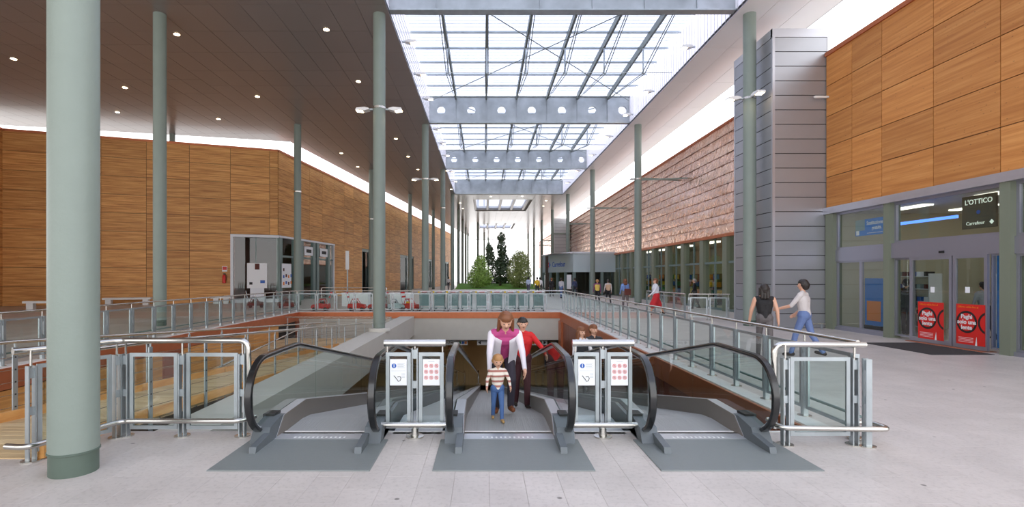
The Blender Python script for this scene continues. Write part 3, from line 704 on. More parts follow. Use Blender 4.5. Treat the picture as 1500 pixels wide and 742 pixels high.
for i in range(8):
    t = thing('display_rack', 'display rack inside the shop below the copper wall', 'rack', (CX+2.2, 23+3.4*i, 0), 0, 'racks below the copper wall')
    MB().box(-.3, .3, -.9, .9, 0, .2).build('base', 'dark', t); MB().box(.2, .3, -.9, .9, .2, 2.0).build('back_panel', 'interior_red', t)
    for q in range(3): MB().box(-.3, .2, -.9, .9, .6+.5*q, .64+.5*q).build('shelf', 'dark', t)
    for q in range(6): MB().box(-.2, .1, -.8+.28*q, -.6+.28*q, .64+.5*(q % 3), .95+.5*(q % 3)).build('goods', ['orange', 'blue', 'green', 'yellow'][(q+i) % 4], t)

struct(MB().box(CX+.02, CX+.2, 50.6, 120, 0, CB-.16).build('wall_right_far', 'frame_green'))
# ------------------------------------------------------------------ optician's shop front in the wooden wall
w1 = struct(link('window_20', None))
PY = [(17.78, 18.16), (15.27, 15.52), (11.77, 12.02), (8.25, 8.5)]
for a, b in PY: MB().box(WX-.08, WX+.24, a, b, 0, 3.97).build('pillar', 'pillar_green', w1)
def frame(par, y0, y1, z0, z1, t=.07, mt='alu', x=WX+.06, d=.08):
    mb = MB(); mb.box(x, x+d, y0, y0+t, z0, z1); mb.box(x, x+d, y1-t, y1, z0, z1); mb.box(x, x+d, y0+t, y1-t, z0, z0+t); mb.box(x, x+d, y0+t, y1-t, z1-t, z1); mb.build('frame', mt, par)
    MB().box(x+.03, x+.045, y0+t, y1-t, z0+t, z1-t).build('pane', 'glass_shop', par)
for a, b in ((15.52, 17.78), (8.5, 11.77)):
    frame(w1, a, b, 2.72, 3.97); MB().box(WX+.02, WX+.2, a, b, 2.32, 2.72).build('spandrel', 'alu', w1)
    m = (a+b)/2; frame(w1, a, m, .1, 2.32, .05); frame(w1, m, b, .1, 2.32, .05); MB().box(WX, WX+.2, a, b, 0, .1).build('sill', 'alu', w1)
frame(w1, 12.02, 15.27, 2.78, 3.97)
frame(w1, 14.62, 15.27, .08, 2.34, .05); frame(w1, 12.02, 12.36, .08, 2.34, .04)
MB().box(WX+.16, WX+.2, 12.07, 12.32, .1, 2.3).build('side_panel', 'poster_blue', w1)
dr = struct(link('door_20', None)); MB().box(WX-.04, WX+.2, 12.02, 15.27, 2.34, 2.78).build('door_header', 'alu', dr)
MB().box(WX-.07, WX-.04, 13.5, 13.64, 2.42, 2.48).build('door_sensor', 'black', dr)
for a, b in ((13.30, 14.62), (12.36, 13.27)):
    lf_ = struct(MB().box(WX-.03, WX+.03, a, b, .02, .14).build('door_leaf', 'alu', dr)); mb = MB(); mb.box(WX-.03, WX+.03, a, a+.08, .14, 2.34); mb.box(WX-.03, WX+.03, b-.08, b, .14, 2.34); mb.box(WX-.03, WX+.03, a+.08, b-.08, 2.26, 2.34); mb.build('stile', 'alu', lf_)
    MB().box(WX-.005, WX+.008, a+.08, b-.08, .14, 2.26).build('pane', 'glass_shop', lf_)
MB().box(WX-.15, WX+.2, 12.36, 14.62, .0, .012).build('threshold', 'copper_fascia', dr)
def poster(yc, zb, wd, ht, label):
    t = thing('poster', label, 'poster', (WX-.035, yc, zb), 0)
    # local frame: lettering runs towards -Y
    MB().box(-.004, 0, -wd/2, wd/2, 0, ht).build('sheet', 'poster_red', t)
    o = ring(.235*wd/.8, .29*wd/.8).build('spectacle_rim', 'black', t, False, (-.006, .10*wd/.8, .56*ht), ROTR)
    # second rim, cut off by the sheet edge
    mb = MB(); n = 20; vs = []; fs = []; cy = -.5*wd/.8
    for k in range(n+1):
        a = PI/2+PI*k/n
        a = PI*.5+ (PI)*k/n
        for r in (.235*wd/.8, .29*wd/.8):
            u = r*math.cos(a); v = r*math.sin(a); yy = cy-u; yy = max(yy, -wd/2+.004); vs.append((-.007, yy, .56*ht+v))
    for k in range(n): fs.append((2*k, 2*k+1, 2*k+3, 2*k+2))
    mb.add(vs, fs).build('spectacle_rim', 'black', t)
    for i, s in enumerate(('Paghi', 'solo una', 'lente')):
        text('lettering', s, .155*wd/.8, 'white', t, (-.009, .10*wd/.8, .69*ht-.135*i*ht), ROTR, bold=.004)
    text('lettering', 'Offerta valida fino al', .07*wd/.8, 'orange', t, (-.007, .06, ht-.07), ROTR)
    mb = MB()
    for i in range(4): mb.box(-.006, -.004, -.1*wd, .42*wd, .06+.035*i, .068+.035*i)
    mb.build('small_print', 'paper', t)
    MB().add([(-.007, -.24*wd, 0), (-.007, -.16*wd, 0), (-.007, -.22*wd, .22)], [(0, 1, 2)]).build('white_wedge', 'white', t)
poster(13.92, .12, .80, 1.0, 'red lens offer poster on the door leaf next to the narrow side glass')
poster(12.78, .12, .76, 1.0, 'red lens offer poster on the door leaf next to the blue panel')
for k, (y, z) in enumerate(((13.85, 1.38), (12.85, 1.4))): tag(MB().box(WX-.045, WX-.037, y-.06, y+.06, z, z+.15).build('notice', 'paper'), 'small white notice on the glass door above a red poster', 'notice', 'notices on the sliding doors')
bs = thing('banner', 'blue banner offering free replacement hung behind the upper shop window', 'banner', (WX+.2, 16.45, 3.12))
MB().box(0, .02, -.62, .62, 0, .52).build('sheet', 'poster_blue', bs); MB().box(-.003, 0, .45, .58, .03, .17).build('emblem', 'paper', bs); MB().box(-.002, 0, .2, .62, .17, .52).build('picture', 'cart_blue', bs)
text('lettering', 'Sostituzione', .17, 'white', bs, (-.004, -.22, .38), ROTR, bold=.003, sx=.8); text('lettering', 'gratuita', .16, 'white', bs, (-.004, -.3, .22), ROTR, bold=.003, sx=.8); MB().box(-.003, 0, -.55, .1, .06, .075).build('small_print', 'white', bs)
sg = thing('shop_sign', 'dark square sign lettered L OTTICO behind the upper window', 'sign', (WX+.2, 12.82, 3.0))
MB().box(0, .05, -.44, .44, 0, .82).build('board', 'sign_board', sg); text('lettering', "L'OTTICO", .17, 'sign_letter', sg, (-.004, .0, .66), ROTR, bold=.003, sx=.95); text('lettering', 'Carrefour', .12, 'sign_letter', sg, (-.004, .08, .13), ROTR)
MB().lathe([(.001, 0), (.05, .001), (.05, .004), (.001, .005)], n=16).build('emblem', 'blue', sg, False, (-.006, 0, .4), (0, PI/2, 0))
MB().add([(-.004, -.28, .13), (-.004, -.34, .19), (-.004, -.40, .13), (-.004, -.34, .07)], [(0, 1, 2, 3)]).build('emblem', 'sign_letter', sg)
# interior
mb = MB(); mb.box(20, 20.2, 5, 18.1, 0, 4.2); mb.box(WX+.3, 20, 18.0, 18.1, 0, 4.2); mb.box(WX+.3, 20, 5, 5.1, 0, 4.2); struct(mb.build('wall_shop_right', 'interior_wall'))
struct(MB().box(WX+.2, 20, 5.1, 18, 3.99, 4.19).build('ceiling_shop_right', 'white')); 
for i in range(4):
    for j in range(3): tag(MB().box(13.2+2*j, 13.5+2*j, 6.6+3*i, 8.0+3*i, 3.95, 3.99).build('lamp_or_fill_strip', 'lamp_white'), 'strip lamp in the ceiling of the optician shop', 'lamp', 'strip lamps in the optician shop')
tag(MB().box(13.0, 13.06, 14.3, 16.6, 3.42, 3.50).build('neon_strip', 'neon'), 'blue light strip high inside the optician shop', 'light strip')
tag(MB().box(13.0, 13.06, 7.2, 10.6, 3.42, 3.50).build('neon_strip', 'neon'), 'blue light strip inside the shop past the last pillar', 'light strip')
for k, (x, y, ry) in enumerate(((14.0, 16.9, 0), (16.5, 15.8, 0), (16.8, 13.6, 0), (16.5, 11.0, 0), (14.2, 9.8, 0))):
    t = thing('display_shelf', ['pale shelf unit beside the tall glass panel in the optician shop', 'pale shelf unit deep inside the optician shop, first from its rear wall', 'pale shelf unit facing the sliding doors', 'pale shelf unit behind the door leaf with the blue panel', 'pale shelf unit behind the last shop window'][k], 'shelf', (x, y, 0))
    MB().box(.2, .26, -.8, .8, 0, 1.9).build('back_panel', 'interior_wall', t); mb = MB(); mb.box(-.2, .2, -.8, -.76, 0, 1.9); mb.box(-.2, .2, .76, .8, 0, 1.9); mb.build('side_panel', 'white', t)
    for q in range(5):
        MB().box(-.2, .2, -.76, .76, .2+.4*q, .22+.4*q).build('shelf', 'white', t)
        for r in range(5): MB().box(-.12, .1, -.65+.28*r, -.5+.28*r, .22+.4*q, .36+.4*q).build('goods', ['blue', 'cart_blue', 'paper', 'interior_red', 'dark'][(r*3+q+k) % 5], t)
t = thing('advert_stand', 'tall dark blue advertising stand behind the shop window by the tower', 'stand', (12.75, 17.0, 0)); MB().box(0, .06, -.4, .4, .2, 1.75).build('panel', 'poster_blue', t); MB().box(-.006, 0, -.3, .3, .35, 1.0).build('picture', 'orange', t); MB().box(-.1, .25, -.4, .4, 0, .2).build('base', 'dark', t)
tag(MB().bevbox(10.3, 11.75, 11.95, 14.1, 0, .014, .004).build('door_mat', 'mat_fibre'), 'dark fibre mat in front of the sliding doors', 'mat')

# kiosk entrance
A = Vector((8.55, 50, 0)); Bk = Vector((6.4, 57.0, 0)); d = (Bk-A).normalized(); rk = math.atan2(-d.y, -d.x); L_ = (Bk-A).length
t = thing('kiosk', 'grey glazed entrance kiosk with a lettered band between garden and copper wall', 'kiosk', Bk, rk)   # local x from Bk to A, -y to the hall
MB().box(0, L_, -.05, .2, 2.25, 4.05).build('sign_band', 'kiosk_panel', t); MB().box(-.1, L_+.15, -.12, .3, 4.05, 4.2).build('roof_edge', 'white_frame', t)
for i in range(5): MB().box(L_*i/4-.1, L_*i/4+.1, -.06, .2, 0, 2.25).build('post', 'frame_green', t)
for i in range(4): MB().box(L_*i/4+.1, L_*(i+1)/4-.1, .05, .07, .05, 2.25).build('pane', 'glass_shop', t)
for i in (0, 3): MB().box(L_*(i+.5)/4-.5, L_*(i+.5)/4+.5, -.02, 0, .6, 2.0).build('notice', 'paper', t)
text('lettering', 'Carrefour', .75, 'blue', t, (L_*.56, -.06, 3.05), ROTF, bold=.01); em = MB(); em.add([(0, 0, 0), (.35, 0, .3), (.35, 0, .12), (.2, 0, 0), (.35, 0, -.12), (.35, 0, -.3)], [(0, 1, 2, 3), (0, 3, 4, 5)]); em.build('emblem', 'red', t, False, (L_*.56-2.75, -.06, 3.05))
em = MB(); em.add([(.8, 0, 0), (.42, 0, .34), (.42, 0, .1), (.55, 0, 0), (.42, 0, -.1), (.42, 0, -.34)], [(0, 1, 2, 3), (0, 3, 4, 5)]); em.build('emblem', 'blue', t, False, (L_*.56-2.75, -.06, 3.05))
k2 = struct(link('window_13', None)); MB().box(8.55, 12.6, 50, 50.2, 2.25, 4.05).build('spandrel', 'kiosk_panel', k2); MB().box(8.5, 12.6, 49.9, 50.3, 4.05, 4.2).build('top_rail', 'white_frame', k2)
for x in (8.5, 10.1, 11.2): MB().box(x, x+.2, 49.95, 50.2, 0, 2.25).build('post', 'frame_green', k2)
MB().box(8.7, 12.5, 50.06, 50.08, .05, 2.25).build('pane', 'glass_shop', k2); MB().box(6.5, 12.5, 55.5, 55.6, 0, 4).build('back_panel', 'interior_dark', k2); MB().box(6.6, 12.5, 50.4, 57, 4.06, 4.1).build('roof', 'roof', k2)
# ------------------------------------------------------------------ moving walks
TAN = .2034; YB = 6.75                              # slope and start of the descent
YLOW = YB+(-LOW)/TAN
def zwalk(y): return 0 if y < YB else max(LOW, -(y-YB)*TAN)
def moving_walk(cx, label):
    t = thing('moving_walk', label, 'moving walk', (cx, 0, 0), 0, None)
    Y1 = YLOW+1.3
    MB().bevbox(-.755, .755, 4.8, 5.72, -.02, .012, .004).build('floor_plate', 'plate', t)
    mb = MB(); mb.box(-.62, .62, 5.72, 5.92, -.02, .014)
    c = mb.build('comb', 'deck_silver', t)
    mb = MB()
    for i in range(12): mb.box(-.3+.05*i, -.28+.05*i, 5.76, 5.80, .014, .017)
    mb.build('comb_mark', 'white', c)
    mb = MB(); mb.add([(-.5, 5.92, 0), (.5, 5.92, 0), (.5, YB-.15, 0), (-.5, YB-.15, 0), (.5, YB+.15, -.03), (-.5, YB+.15, -.03), (.5, YLOW, LOW), (-.5, YLOW, LOW), (.5, Y1, LOW), (-.5, Y1, LOW)], [(0, 1, 2, 3), (3, 2, 4, 5), (5, 4, 6, 7), (7, 6, 8, 9)])
    mb.build('pallet_band', 'tread', t)
    mb = MB(); mb.add([(-.74, 6.1, -.5), (.74, 6.1, -.5), (.74, YB+1, -.9), (-.74, YB+1, -.9), (.74, YLOW, LOW-.0), (-.74, YLOW, LOW-.0)], [(0, 1, 2, 3), (3, 2, 4, 5)]); mb.build('truss_soffit', 'galv', t)
    for s in (-1, 1):
        sk = [(5.8, 0), (6.02, .2), (6.75, .21), (YLOW+.1, LOW+.21), (YLOW+.9, LOW+.2), (YLOW+1.2, LOW), (YLOW, LOW-.12), (6.6, -.12), (5.8, -.12)]
        a, b = sorted((s*.5, s*.51)); MB().prism(sk, 'x', a, b).build('skirt', 'skirt', t)
        a, b = sorted((s*.51, s*.625)); MB().prism(sk, 'x', a, b).build('inner_deck', 'deck_silver', t)
        so = [(y, z-.02 if i < 6 else z) for i, (y, z) in enumerate(sk)]; so[0] = (5.72, 0); so[1] = (5.95, .14)
        so = [(5.72, 0), (5.92, .15), (6.75, .17), (YLOW+.1, LOW+.17), (YLOW+1.2, LOW), (YLOW, LOW-.4), (6.9, -.55), (5.72, -.3)]
        a, b = sorted((s*.655, s*.70)); MB().prism(so, 'x', a, b).build('outer_deck', 'newel', t)
        # newel base and guard tongue
        nb = [(5.56, .012), (5.66, .16), (5.95, .21), (6.1, .2), (6.1, .012)]
        a, b = sorted((s*.515, s*.70)); MB().prism(nb, 'x', a, b).build('newel_base', 'newel', t)
        a, b = sorted((s*.585, s*.715)); MB().box(a, b, 5.93, 6.12, .07, .23).build('handrail_inlet', 'black', t)
        a, b = sorted((s*.5, s*.57)); MB().prism([(5.25, .012), (5.27, .07), (5.62, .11), (5.8, .012)], 'x', a, b).build('guard_tongue', 'newel', t)
        # glass
        arc = [(5.80+.40*math.cos(q), .51+.40*math.sin(q)) for q in [PI*(1.5-.08)-PI*(.92)*k/14 for k in range(15)]]
        rail = [(6.03, .13), (5.93, .115)]+arc+[(6.3, .915), (6.72, .915), (6.80, .912), (6.9, .895)]
        lowz = LOW+.915
        rail += [(YLOW, lowz+.02), (YLOW+.1, lowz)]+[(YLOW+.9+.4*math.sin(q), LOW+.51+.4*math.cos(q)) for q in [PI*k/10 for k in range(10)]]
        gx_ = s*.64
        up = [(y, z-.03) for y, z in rail[2:18]]
        up = [(5.80+.37*math.cos(q), .51+.37*math.sin(q)) for q in [PI*(1.42)-PI*(.92)*k/14 for k in range(15)]]+[(6.75, .885)]
        cuts = [7.55]+[8.9+1.45*k for k in range(14)]
        MB().prism(up+[(7.55, .885-(7.55-6.8)*TAN), (7.55, .17-(7.55-6.75)*TAN), (6.75, .17), (6.05, .15)], 'x', gx_-.006, gx_+.006).build('glass_panel', 'glass_walk', t)
        for a, b in zip(cuts[:-1], cuts[1:]):
            MB().prism([(a+.006, .885-(a-6.8)*TAN), (b-.006, .885-(b-6.8)*TAN), (b-.006, .17-(b-6.75)*TAN), (a+.006, .17-(a-6.75)*TAN)], 'x', gx_-.006, gx_+.006).build('glass_panel', 'glass_walk', t)
        pr = [(-.042, 0), (-.042, .012), (-.03, .028), (.03, .028), (.042, .012), (.042, 0), (.034, -.012), (-.034, -.012)]
        MB().sweep(rail, gx_, pr).build('handrail', 'rubber', t, True)
        MB().sweep([(y, z) for y, z in rail[2:]], gx_, [(-.02, -.03), (.02, -.03), (.02, -.012), (-.02, -.012)]).build('rail_track', 'deck_silver', t)
    return t
CXW = [-1.82, .27, 2.39]
moving_walk(CXW[0], 'empty moving walk beside the concrete beam and wooden ramp')
moving_walk(CXW[1], 'middle moving walk carrying the woman and toddler')
moving_walk(CXW[2], 'moving walk along the copper side of the well')
for a, b, lb in ((CXW[0]+.765, CXW[1]-.765, 'pale sloping cover between the empty walk and the middle walk'), (CXW[1]+.765, CXW[2]-.765, 'pale sloping cover between the middle walk and the walk on the copper side')):
    mb = MB(); mb.prism([(5.95, .0), (YB, .0), (YLOW, LOW), (YLOW, LOW-.3), (YB, -.3), (5.95, -.3)], 'x', a, b); tag(mb.build('truss_cover', 'deck_silver'), lb, 'cover')

# ------------------------------------------------------------------ railings
def flatpost(par, x, y, z, ztop, along, double=True, base=True, mt='galv'):
    """post of two upright flat bars; along = unit vector of the railing"""
    a = Vector((along[0], along[1], 0)); n = Vector((-a.y, a.x, 0)); mb = MB()
    for s in ((-.028, .028) if double else (0,)):
        p = Vector((x, y, 0))+a*s
        mb.bar((p.x, p.y, z), (p.x, p.y, ztop), .062, .012, up=(a.x, a.y, 0))
    if double: mb.bar((x, y, z+.45), (x, y, z+.53), .03, .044, up=(a.x, a.y, 0)); mb.bar((x, y, ztop-.12), (x, y, ztop-.02), .03, .044, up=(a.x, a.y, 0))
    po = mb.build('post', mt, par)
    if base: MB().lathe([(.085, 0), (.085, .012), (.03, .016)], (x, y, z), 16).build('base_disc', 'steel', po)
    return po
def framed_pane(par, p, q, z0, z1, t=.04, mt='galv'):
    p = Vector((p[0], p[1], 0)); q = Vector((q[0], q[1], 0)); d = (q-p).normalized(); mb = MB(); Z = lambda v, z: (v.x, v.y, z)
    mb.bar(Z(p, z0), Z(q, z0), .025, t); mb.bar(Z(p, z1), Z(q, z1), .025, t)
    mb.bar(Z(p+d*t/2, z0+t/2), Z(p+d*t/2, z1-t/2), .025, t, up=(d.x, d.y, 0)); mb.bar(Z(q-d*t/2, z0+t/2), Z(q-d*t/2, z1-t/2), .025, t, up=(d.x, d.y, 0))
    fr_ = mb.build('pane_frame', mt, par)
    g = MB(); a = p+d*t; b = q-d*t; g.bar(Z(a, (z0+z1)/2), Z(b, (z0+z1)/2), .01, z1-z0-t); g.build('glass_pane', 'glass', fr_)
def bend(pts, r=.09, n=5):
    pts = [Vector(p) for p in pts]; out = [pts[0]]
    for i in range(1, len(pts)-1):
        a, b, c = pts[i-1], pts[i], pts[i+1]; u = (a-b).normalized(); v = (c-b).normalized(); k = min(r, (a-b).length*.45, (c-b).length*.45)
        for j in range(n+1):
            s = j/n; out.append((b+u*k)*(1-s)**2+b*2*s*(1-s)+(b+v*k)*s**2)
    return out+[pts[-1]]
def run_railing(name, label, p, q, n, hz=1.08, side=1, kick=True, skip_first=False):
    """straight railing: posts, framed glass, handrail on stems, low kick bar"""
    t = thing(name, label, 'railing', (0, 0, 0)); p = Vector((p[0], p[1], 0)); q = Vector((q[0], q[1], 0)); d = (q-p).normalized(); nn = Vector((-d.y, d.x, 0))*side
    pm = {}
    for i in range(n+1):
        c = p+(q-p)*i/n; flatpost(t, c.x, c.y, .02, .95, d, True)
        MB().cyl((c.x, c.y, .93), (c.x, c.y, hz), .011, n=8).build('stem', 'steel', t)
        if i < n:
            e = p+(q-p)*(i+1)/n; framed_pane(t, c+d*.05, e-d*.05, .14, .93)
    MB().tube([(p.x-d.x*.05, p.y-d.y*.05, hz), (q.x, q.y, hz)], .024, 12).build('handrail', 'steel', t, True)
    if kick: MB().tube([(p.x+nn.x*.07, p.y+nn.y*.07, .25), (q.x+nn.x*.07, q.y+nn.y*.07, .25)], .018, 8).build('kick_bar', 'frame_green', t, True)
    return t
run_railing('well_railing', 'long steel and glass railing along the copper side of the well', (4.1, 5.75), (4.1, 26.48), 23, side=-1)
run_railing('well_railing', 'long steel and glass railing along the wooden wall side of the well', (VL-.15, 6.5), (VL-.15, 26.48), 21, side=1)
run_railing('well_railing', 'steel and glass railing across the far end of the well before the trolleys', (VL-.1, 26.48), (4.05, 26.48), 14, side=1, kick=False)
# corner railing by the right-hand walk
def pipe_end(par, pts, r, name='bumper_bar', mt='steel', k=.1): MB().tube(bend(pts, k), r, 12).build(name, mt, par, True)
t = thing('corner_railing', 'short glass railing with bumper bar beside the walk on the copper side', 'railing')
for x in (3.22, 3.96): flatpost(t, x, 5.56, 0, .93, (1, 0)); MB().cyl((x, 5.56, .9), (x, 5.56, 1.07), .011, n=8).build('stem', 'steel', t)
flatpost(t, 4.06, 5.51, 0, .93, (0, 1)); framed_pane(t, (3.27, 5.56), (3.91, 5.56), .12, .92)
pipe_end(t, [(3.14, 5.62, .16), (3.14, 5.62, 1.07), (4.08, 5.56, 1.07)], .032, 'handrail', k=.1)
pipe_end(t, [(3.14, 5.75, .22), (3.14, 5.5, .20), (4.26, 5.44, .20), (4.24, 5.70, .20), (4.0, 5.70, .20)], .028)
# corner railing on the left
t = thing('corner_railing', 'angled glass railing with bumper bar between stout column and empty walk', 'railing')
P0, P1, P2 = (-4.45, 5.02), (-4.10, 5.87), (-2.70, 5.87); dv = Vector((P1[0]-P0[0], P1[1]-P0[1], 0)).normalized()
for x in (-4.06, -3.42, -2.74): flatpost(t, x, 5.87, 0, .93, (1, 0)); MB().cyl((x, 5.87, .9), (x, 5.87, 1.08), .011, n=8).build('stem', 'steel', t)
for s in (.05, .86): flatpost(t, P0[0]+dv.x*s, P0[1]+dv.y*s, 0, .93, dv); MB().cyl((P0[0]+dv.x*s, P0[1]+dv.y*s, .9), (P0[0]+dv.x*s, P0[1]+dv.y*s, 1.08), .011, n=8).build('stem', 'steel', t)
framed_pane(t, (-4.01, 5.87), (-3.47, 5.87), .1, .92); framed_pane(t, (-3.37, 5.87), (-2.79, 5.87), .1, .92)
framed_pane(t, (P0[0]+dv.x*.1, P0[1]+dv.y*.1), (P0[0]+dv.x*.8, P0[1]+dv.y*.8), .1, .92)
pipe_end(t, [(-4.53, 4.98, 1.08), (P1[0], P1[1], 1.08), (-2.68, 5.87, 1.08), (-2.66, 5.9, .14)], .032, 'handrail', k=.1)
pipe_end(t, [(-4.52, 4.9, .2), (-4.3, 4.86, .2), (-4.02, 5.76, .2), (-2.72, 5.76, .2), (-2.63, 5.95, .2)], .028)
# sign stands between the walks
def sign_stand(cx, label, k):
    t = thing('sign_stand', label, 'sign stand', (cx, 5.84, 0))
    MB().lathe([(.1, 0), (.1, .014), (.045, .02), (.036, .13), (.02, .14)], n=20).build('foot', 'steel', t, True)
    flatpost(t, 0, 0, .1, 1.0, (1, 0), base=False)
    for s in (-1, 1):
        x0, x1 = sorted((s*.045, s*.325)); mb = MB(); f = .04
        mb.box(x0, x0+f, -.02, .02, .1, .95); mb.box(x1-f, x1, -.02, .02, .1, .95); mb.box(x0+f, x1-f, -.02, .02, .1, .1+f); mb.box(x0+f, x1-f, -.02, .02, .95-f, .95)
        fr_ = mb.build('frame', 'galv', t); MB().box(x0+f, x1-f, -.005, .005, .1+f, .95-f).build('glass_pane', 'glass', fr_)
        xc = (x0+x1)/2; nb = MB().box(xc-.095, xc+.095, -.012, -.006, .58, .875).build('notice', 'paper', t)
        yy = -.0125
        if s < 0:
            d = MB().lathe([(.001, 0), (.026, 0), (.026, .002), (.001, .002)], n=20).build('pictogram', 'blue', nb, False, (xc-.048, yy, .80), (PI/2, 0, 0))
            d = MB(); d.box(xc-.052, xc-.044, yy-.004, yy-.002, .785, .812); d.ball((xc-.048, yy-.003, .817), .005, 6, 4)
            for i in range(5): d.box(xc-.012, xc+.075-.012*(i % 2), yy-.001, yy, .825-.012*i, .829-.012*i) if False else None
            d.build('pictogram', 'white', nb)
            d = MB()
            for i in range(5): d.box(xc-.01, xc+.075-.014*(i % 2), yy-.001, yy, .826-.012*i, .829-.012*i)
            d.box(xc-.08, xc+.08, yy-.001, yy, .742, .744)
            for i in range(4): d.box(xc+.035, xc+.075, yy-.001, yy, .71-.014*i, .713-.014*i)
            d.build('small_print', 'galv', nb)
            d = MB(); d.tube([(xc-.05, yy, .69), (xc-.02, yy, .655), (xc+.0, yy, .625), (xc+.02, yy, .632), (xc+.03, yy, .66), (xc+.02, yy, .68), (xc-.01, yy, .675)], .004, 6); d.build('pictogram', 'dark', nb)
        else:
            for i in range(3):
                for j in range(3):
                    ring(.016, .021, 20, .002).build('pictogram', 'poster_red', nb, False, (xc-.058+.058*i, yy, .80-.066*j), ROTF)
                    d = MB(); d.bar((xc-.058+.058*i-.012, yy-.001, .80-.066*j+.012), (xc-.058+.058*i+.012, yy-.001, .80-.066*j-.012), .002, .004); d.build('pictogram', 'poster_red', nb)
                    MB().box(xc-.058+.058*i-.007, xc-.058+.058*i+.006, yy-.0005, yy, .80-.066*j-.006, .80-.066*j+.008).build('pictogram', 'dark', nb)
            MB().box(xc-.035, xc+.035, yy-.001, yy, .848, .853).build('small_print', 'galv', nb)
        MB().cyl((s*.31, 0, .93), (s*.31, 0, 1.05), .009, n=8).build('stem', 'steel', t)
    MB().cyl((0, 0, .98), (0, 0, 1.05), .011, n=8).build('stem', 'steel', t)
    MB().tube([(-.345, 0, 1.055), (.345, 0, 1.055)], .04, 16).build('handrail', 'steel', t, True)
    MB().tube([(-.36, -.09, .16), (.36, -.09, .16)], .03, 14).build('bumper_bar', 'steel', t, True)
    MB().box(-.01, .01, -.09, 0, .15, .17).build('bumper_bracket', 'steel', t)
sign_stand(-.785, 'steel stand with two notices between the empty walk and the middle walk', 0)
sign_stand(1.33, 'steel stand with two notices between the middle walk and the copper-side walk', 1)
# railing by the clad tower
run_railing('tower_railing', 'short glass railing from the clad tower towards the shop', (10.0, 21.3), (8.5, 21.6), 2, side=-1, kick=False)
run_railing('tower_railing', 'glass railing running along the shop front below the copper wall', (8.45, 21.9), (8.25, 26.4), 4, side=-1, kick=False)

# ------------------------------------------------------------------ wooden ramp with cable railings
RS = .07; RA, RB = -6.05, -4.38; RZ = lambda y: 0.0 if y < 6.0 else -RS*(min(y, 21.5)-6.0); LZ_ = RZ(21.5)
RZ2 = lambda y: LZ_-RS*(21.5-min(y, 21.5))
ramp = thing('wooden_ramp', 'timber ramp of cross planks descending beside the concrete beam', 'ramp')
th = math.atan(RS); pw = .146
pl = MB().bevbox(RA+.02, RB-.02, -pw/2+.004, pw/2-.004, -.04, 0, .004).mesh('plank', 'wood_deck')
y = 5.12+pw/2
while y < 21.4:
    link('plank', pl, ramp, (0, y, RZ(y)+.012), (-th if y > 6.05 else 0, 0, 0)); y += pw
pl3 = MB().bevbox(-9.3, RB-.02, -pw/2+.004, pw/2-.004, -.04, 0, .004).mesh('plank', 'wood_deck')
while y < 24.2: link('plank', pl3, ramp, (0, y, LZ_+.012)); y += pw
for x, z in ((RA, RZ), (RB, RZ)):
    for a, b in zip([5.12, 6.3, 9.2, 12.1, 15.0, 17.9], [6.22, 9.12, 12.02, 14.92, 17.82, 21.4]):
        mb = MB(); mb.bar((x, a, z(a)+.07), (x, b, z(b)+.07), .06, .12); mb.build('kerb_timber', 'timber', ramp)
    MB().bar((x, 6.05, -.15), (x, 21.4, RZ(21.4)-.15), .05, .2).build('side_beam', 'interior_dark', ramp)
ramp2 = thing('wooden_ramp', 'lower timber ramp flight along the wooden wall of the well', 'ramp')
pl2 = MB().bevbox(-9.3, -7.15, -pw/2+.004, pw/2-.004, -.04, 0, .004).mesh('plank', 'wood_deck')
y = 21.3
while y > 6.6: link('plank', pl2, ramp2, (0, y, RZ2(y)+.012), (th, 0, 0)); y -= pw
MB().bar((-7.12, 6.6, RZ2(6.6)+.07), (-7.12, 21.4, LZ_+.07), .06, .12).build('kerb_timber', 'timber', ramp2)
MB().bar((-7.12, 6.6, RZ2(6.6)-.15), (-7.12, 21.4, LZ_-.15), .05, .2).build('side_beam', 'interior_dark', ramp2)
def cable_rail(label, x, ya, yb, n, zf, hz=1.0, extra=None):
    t = thing('cable_railing', label, 'railing'); pts = []
    for i in range(n+1):
        y = ya+(yb-ya)*i/n; z = zf(y); po = MB(); po.box(x-.008, x+.008, y-.035, y+.035, z-.2, z+hz-.06); po.cyl((x, y, z+hz-.08), (x, y, z+hz), .01, n=6); po = po.build('post', 'galv', t)
        b = MB()
        for k in range(5): b.cyl((x-.013, y, z+.17+.16*k), (x+.013, y, z+.17+.16*k), .012, n=6)
        stuff(b.build('cable_clamp', 'dark', po)); pts.append((x, y, z+hz))
    for k in range(5): MB().tube([(px_, py_, pz_-hz+.17+.16*k) for px_, py_, pz_ in pts], .004, 5).build('cable', 'steel', t)
    MB().tube([(px_, py_, pz_+.01) for px_, py_, pz_ in pts], .024, 10).build('handrail', 'steel', t, True)
    return t
cable_rail('cable railing of the timber ramp on the concrete beam side', RB+.04, 5.4, 24.1, 14, lambda y: RZ(y))
cable_rail('cable railing of the timber ramp on the wooden wall side', RA-.04, 5.4, 21.3, 12, lambda y: RZ(y))
cable_rail('cable railing of the lower ramp flight', -7.08, 7.0, 21.3, 10, lambda y: RZ2(y))
t = thing('cable_railing', 'cable railing closing the far landing of the timber ramp', 'railing')
for i in range(7): MB().box(-9.2+.8*i-.03, -9.2+.8*i+.03, 24.2, 24.216, LZ_-.1, LZ_+.95).build('post', 'galv', t)
MB().tube([(-9.3, 24.21, LZ_+1.0), (RB, 24.21, LZ_+1.0)], .024).build('handrail', 'steel', t, True)
for k in range(5): MB().tube([(-9.3, 24.21, LZ_+.17+.16*k), (RB, 24.21, LZ_+.17+.16*k)], .004, 5).build('cable', 'steel', t)

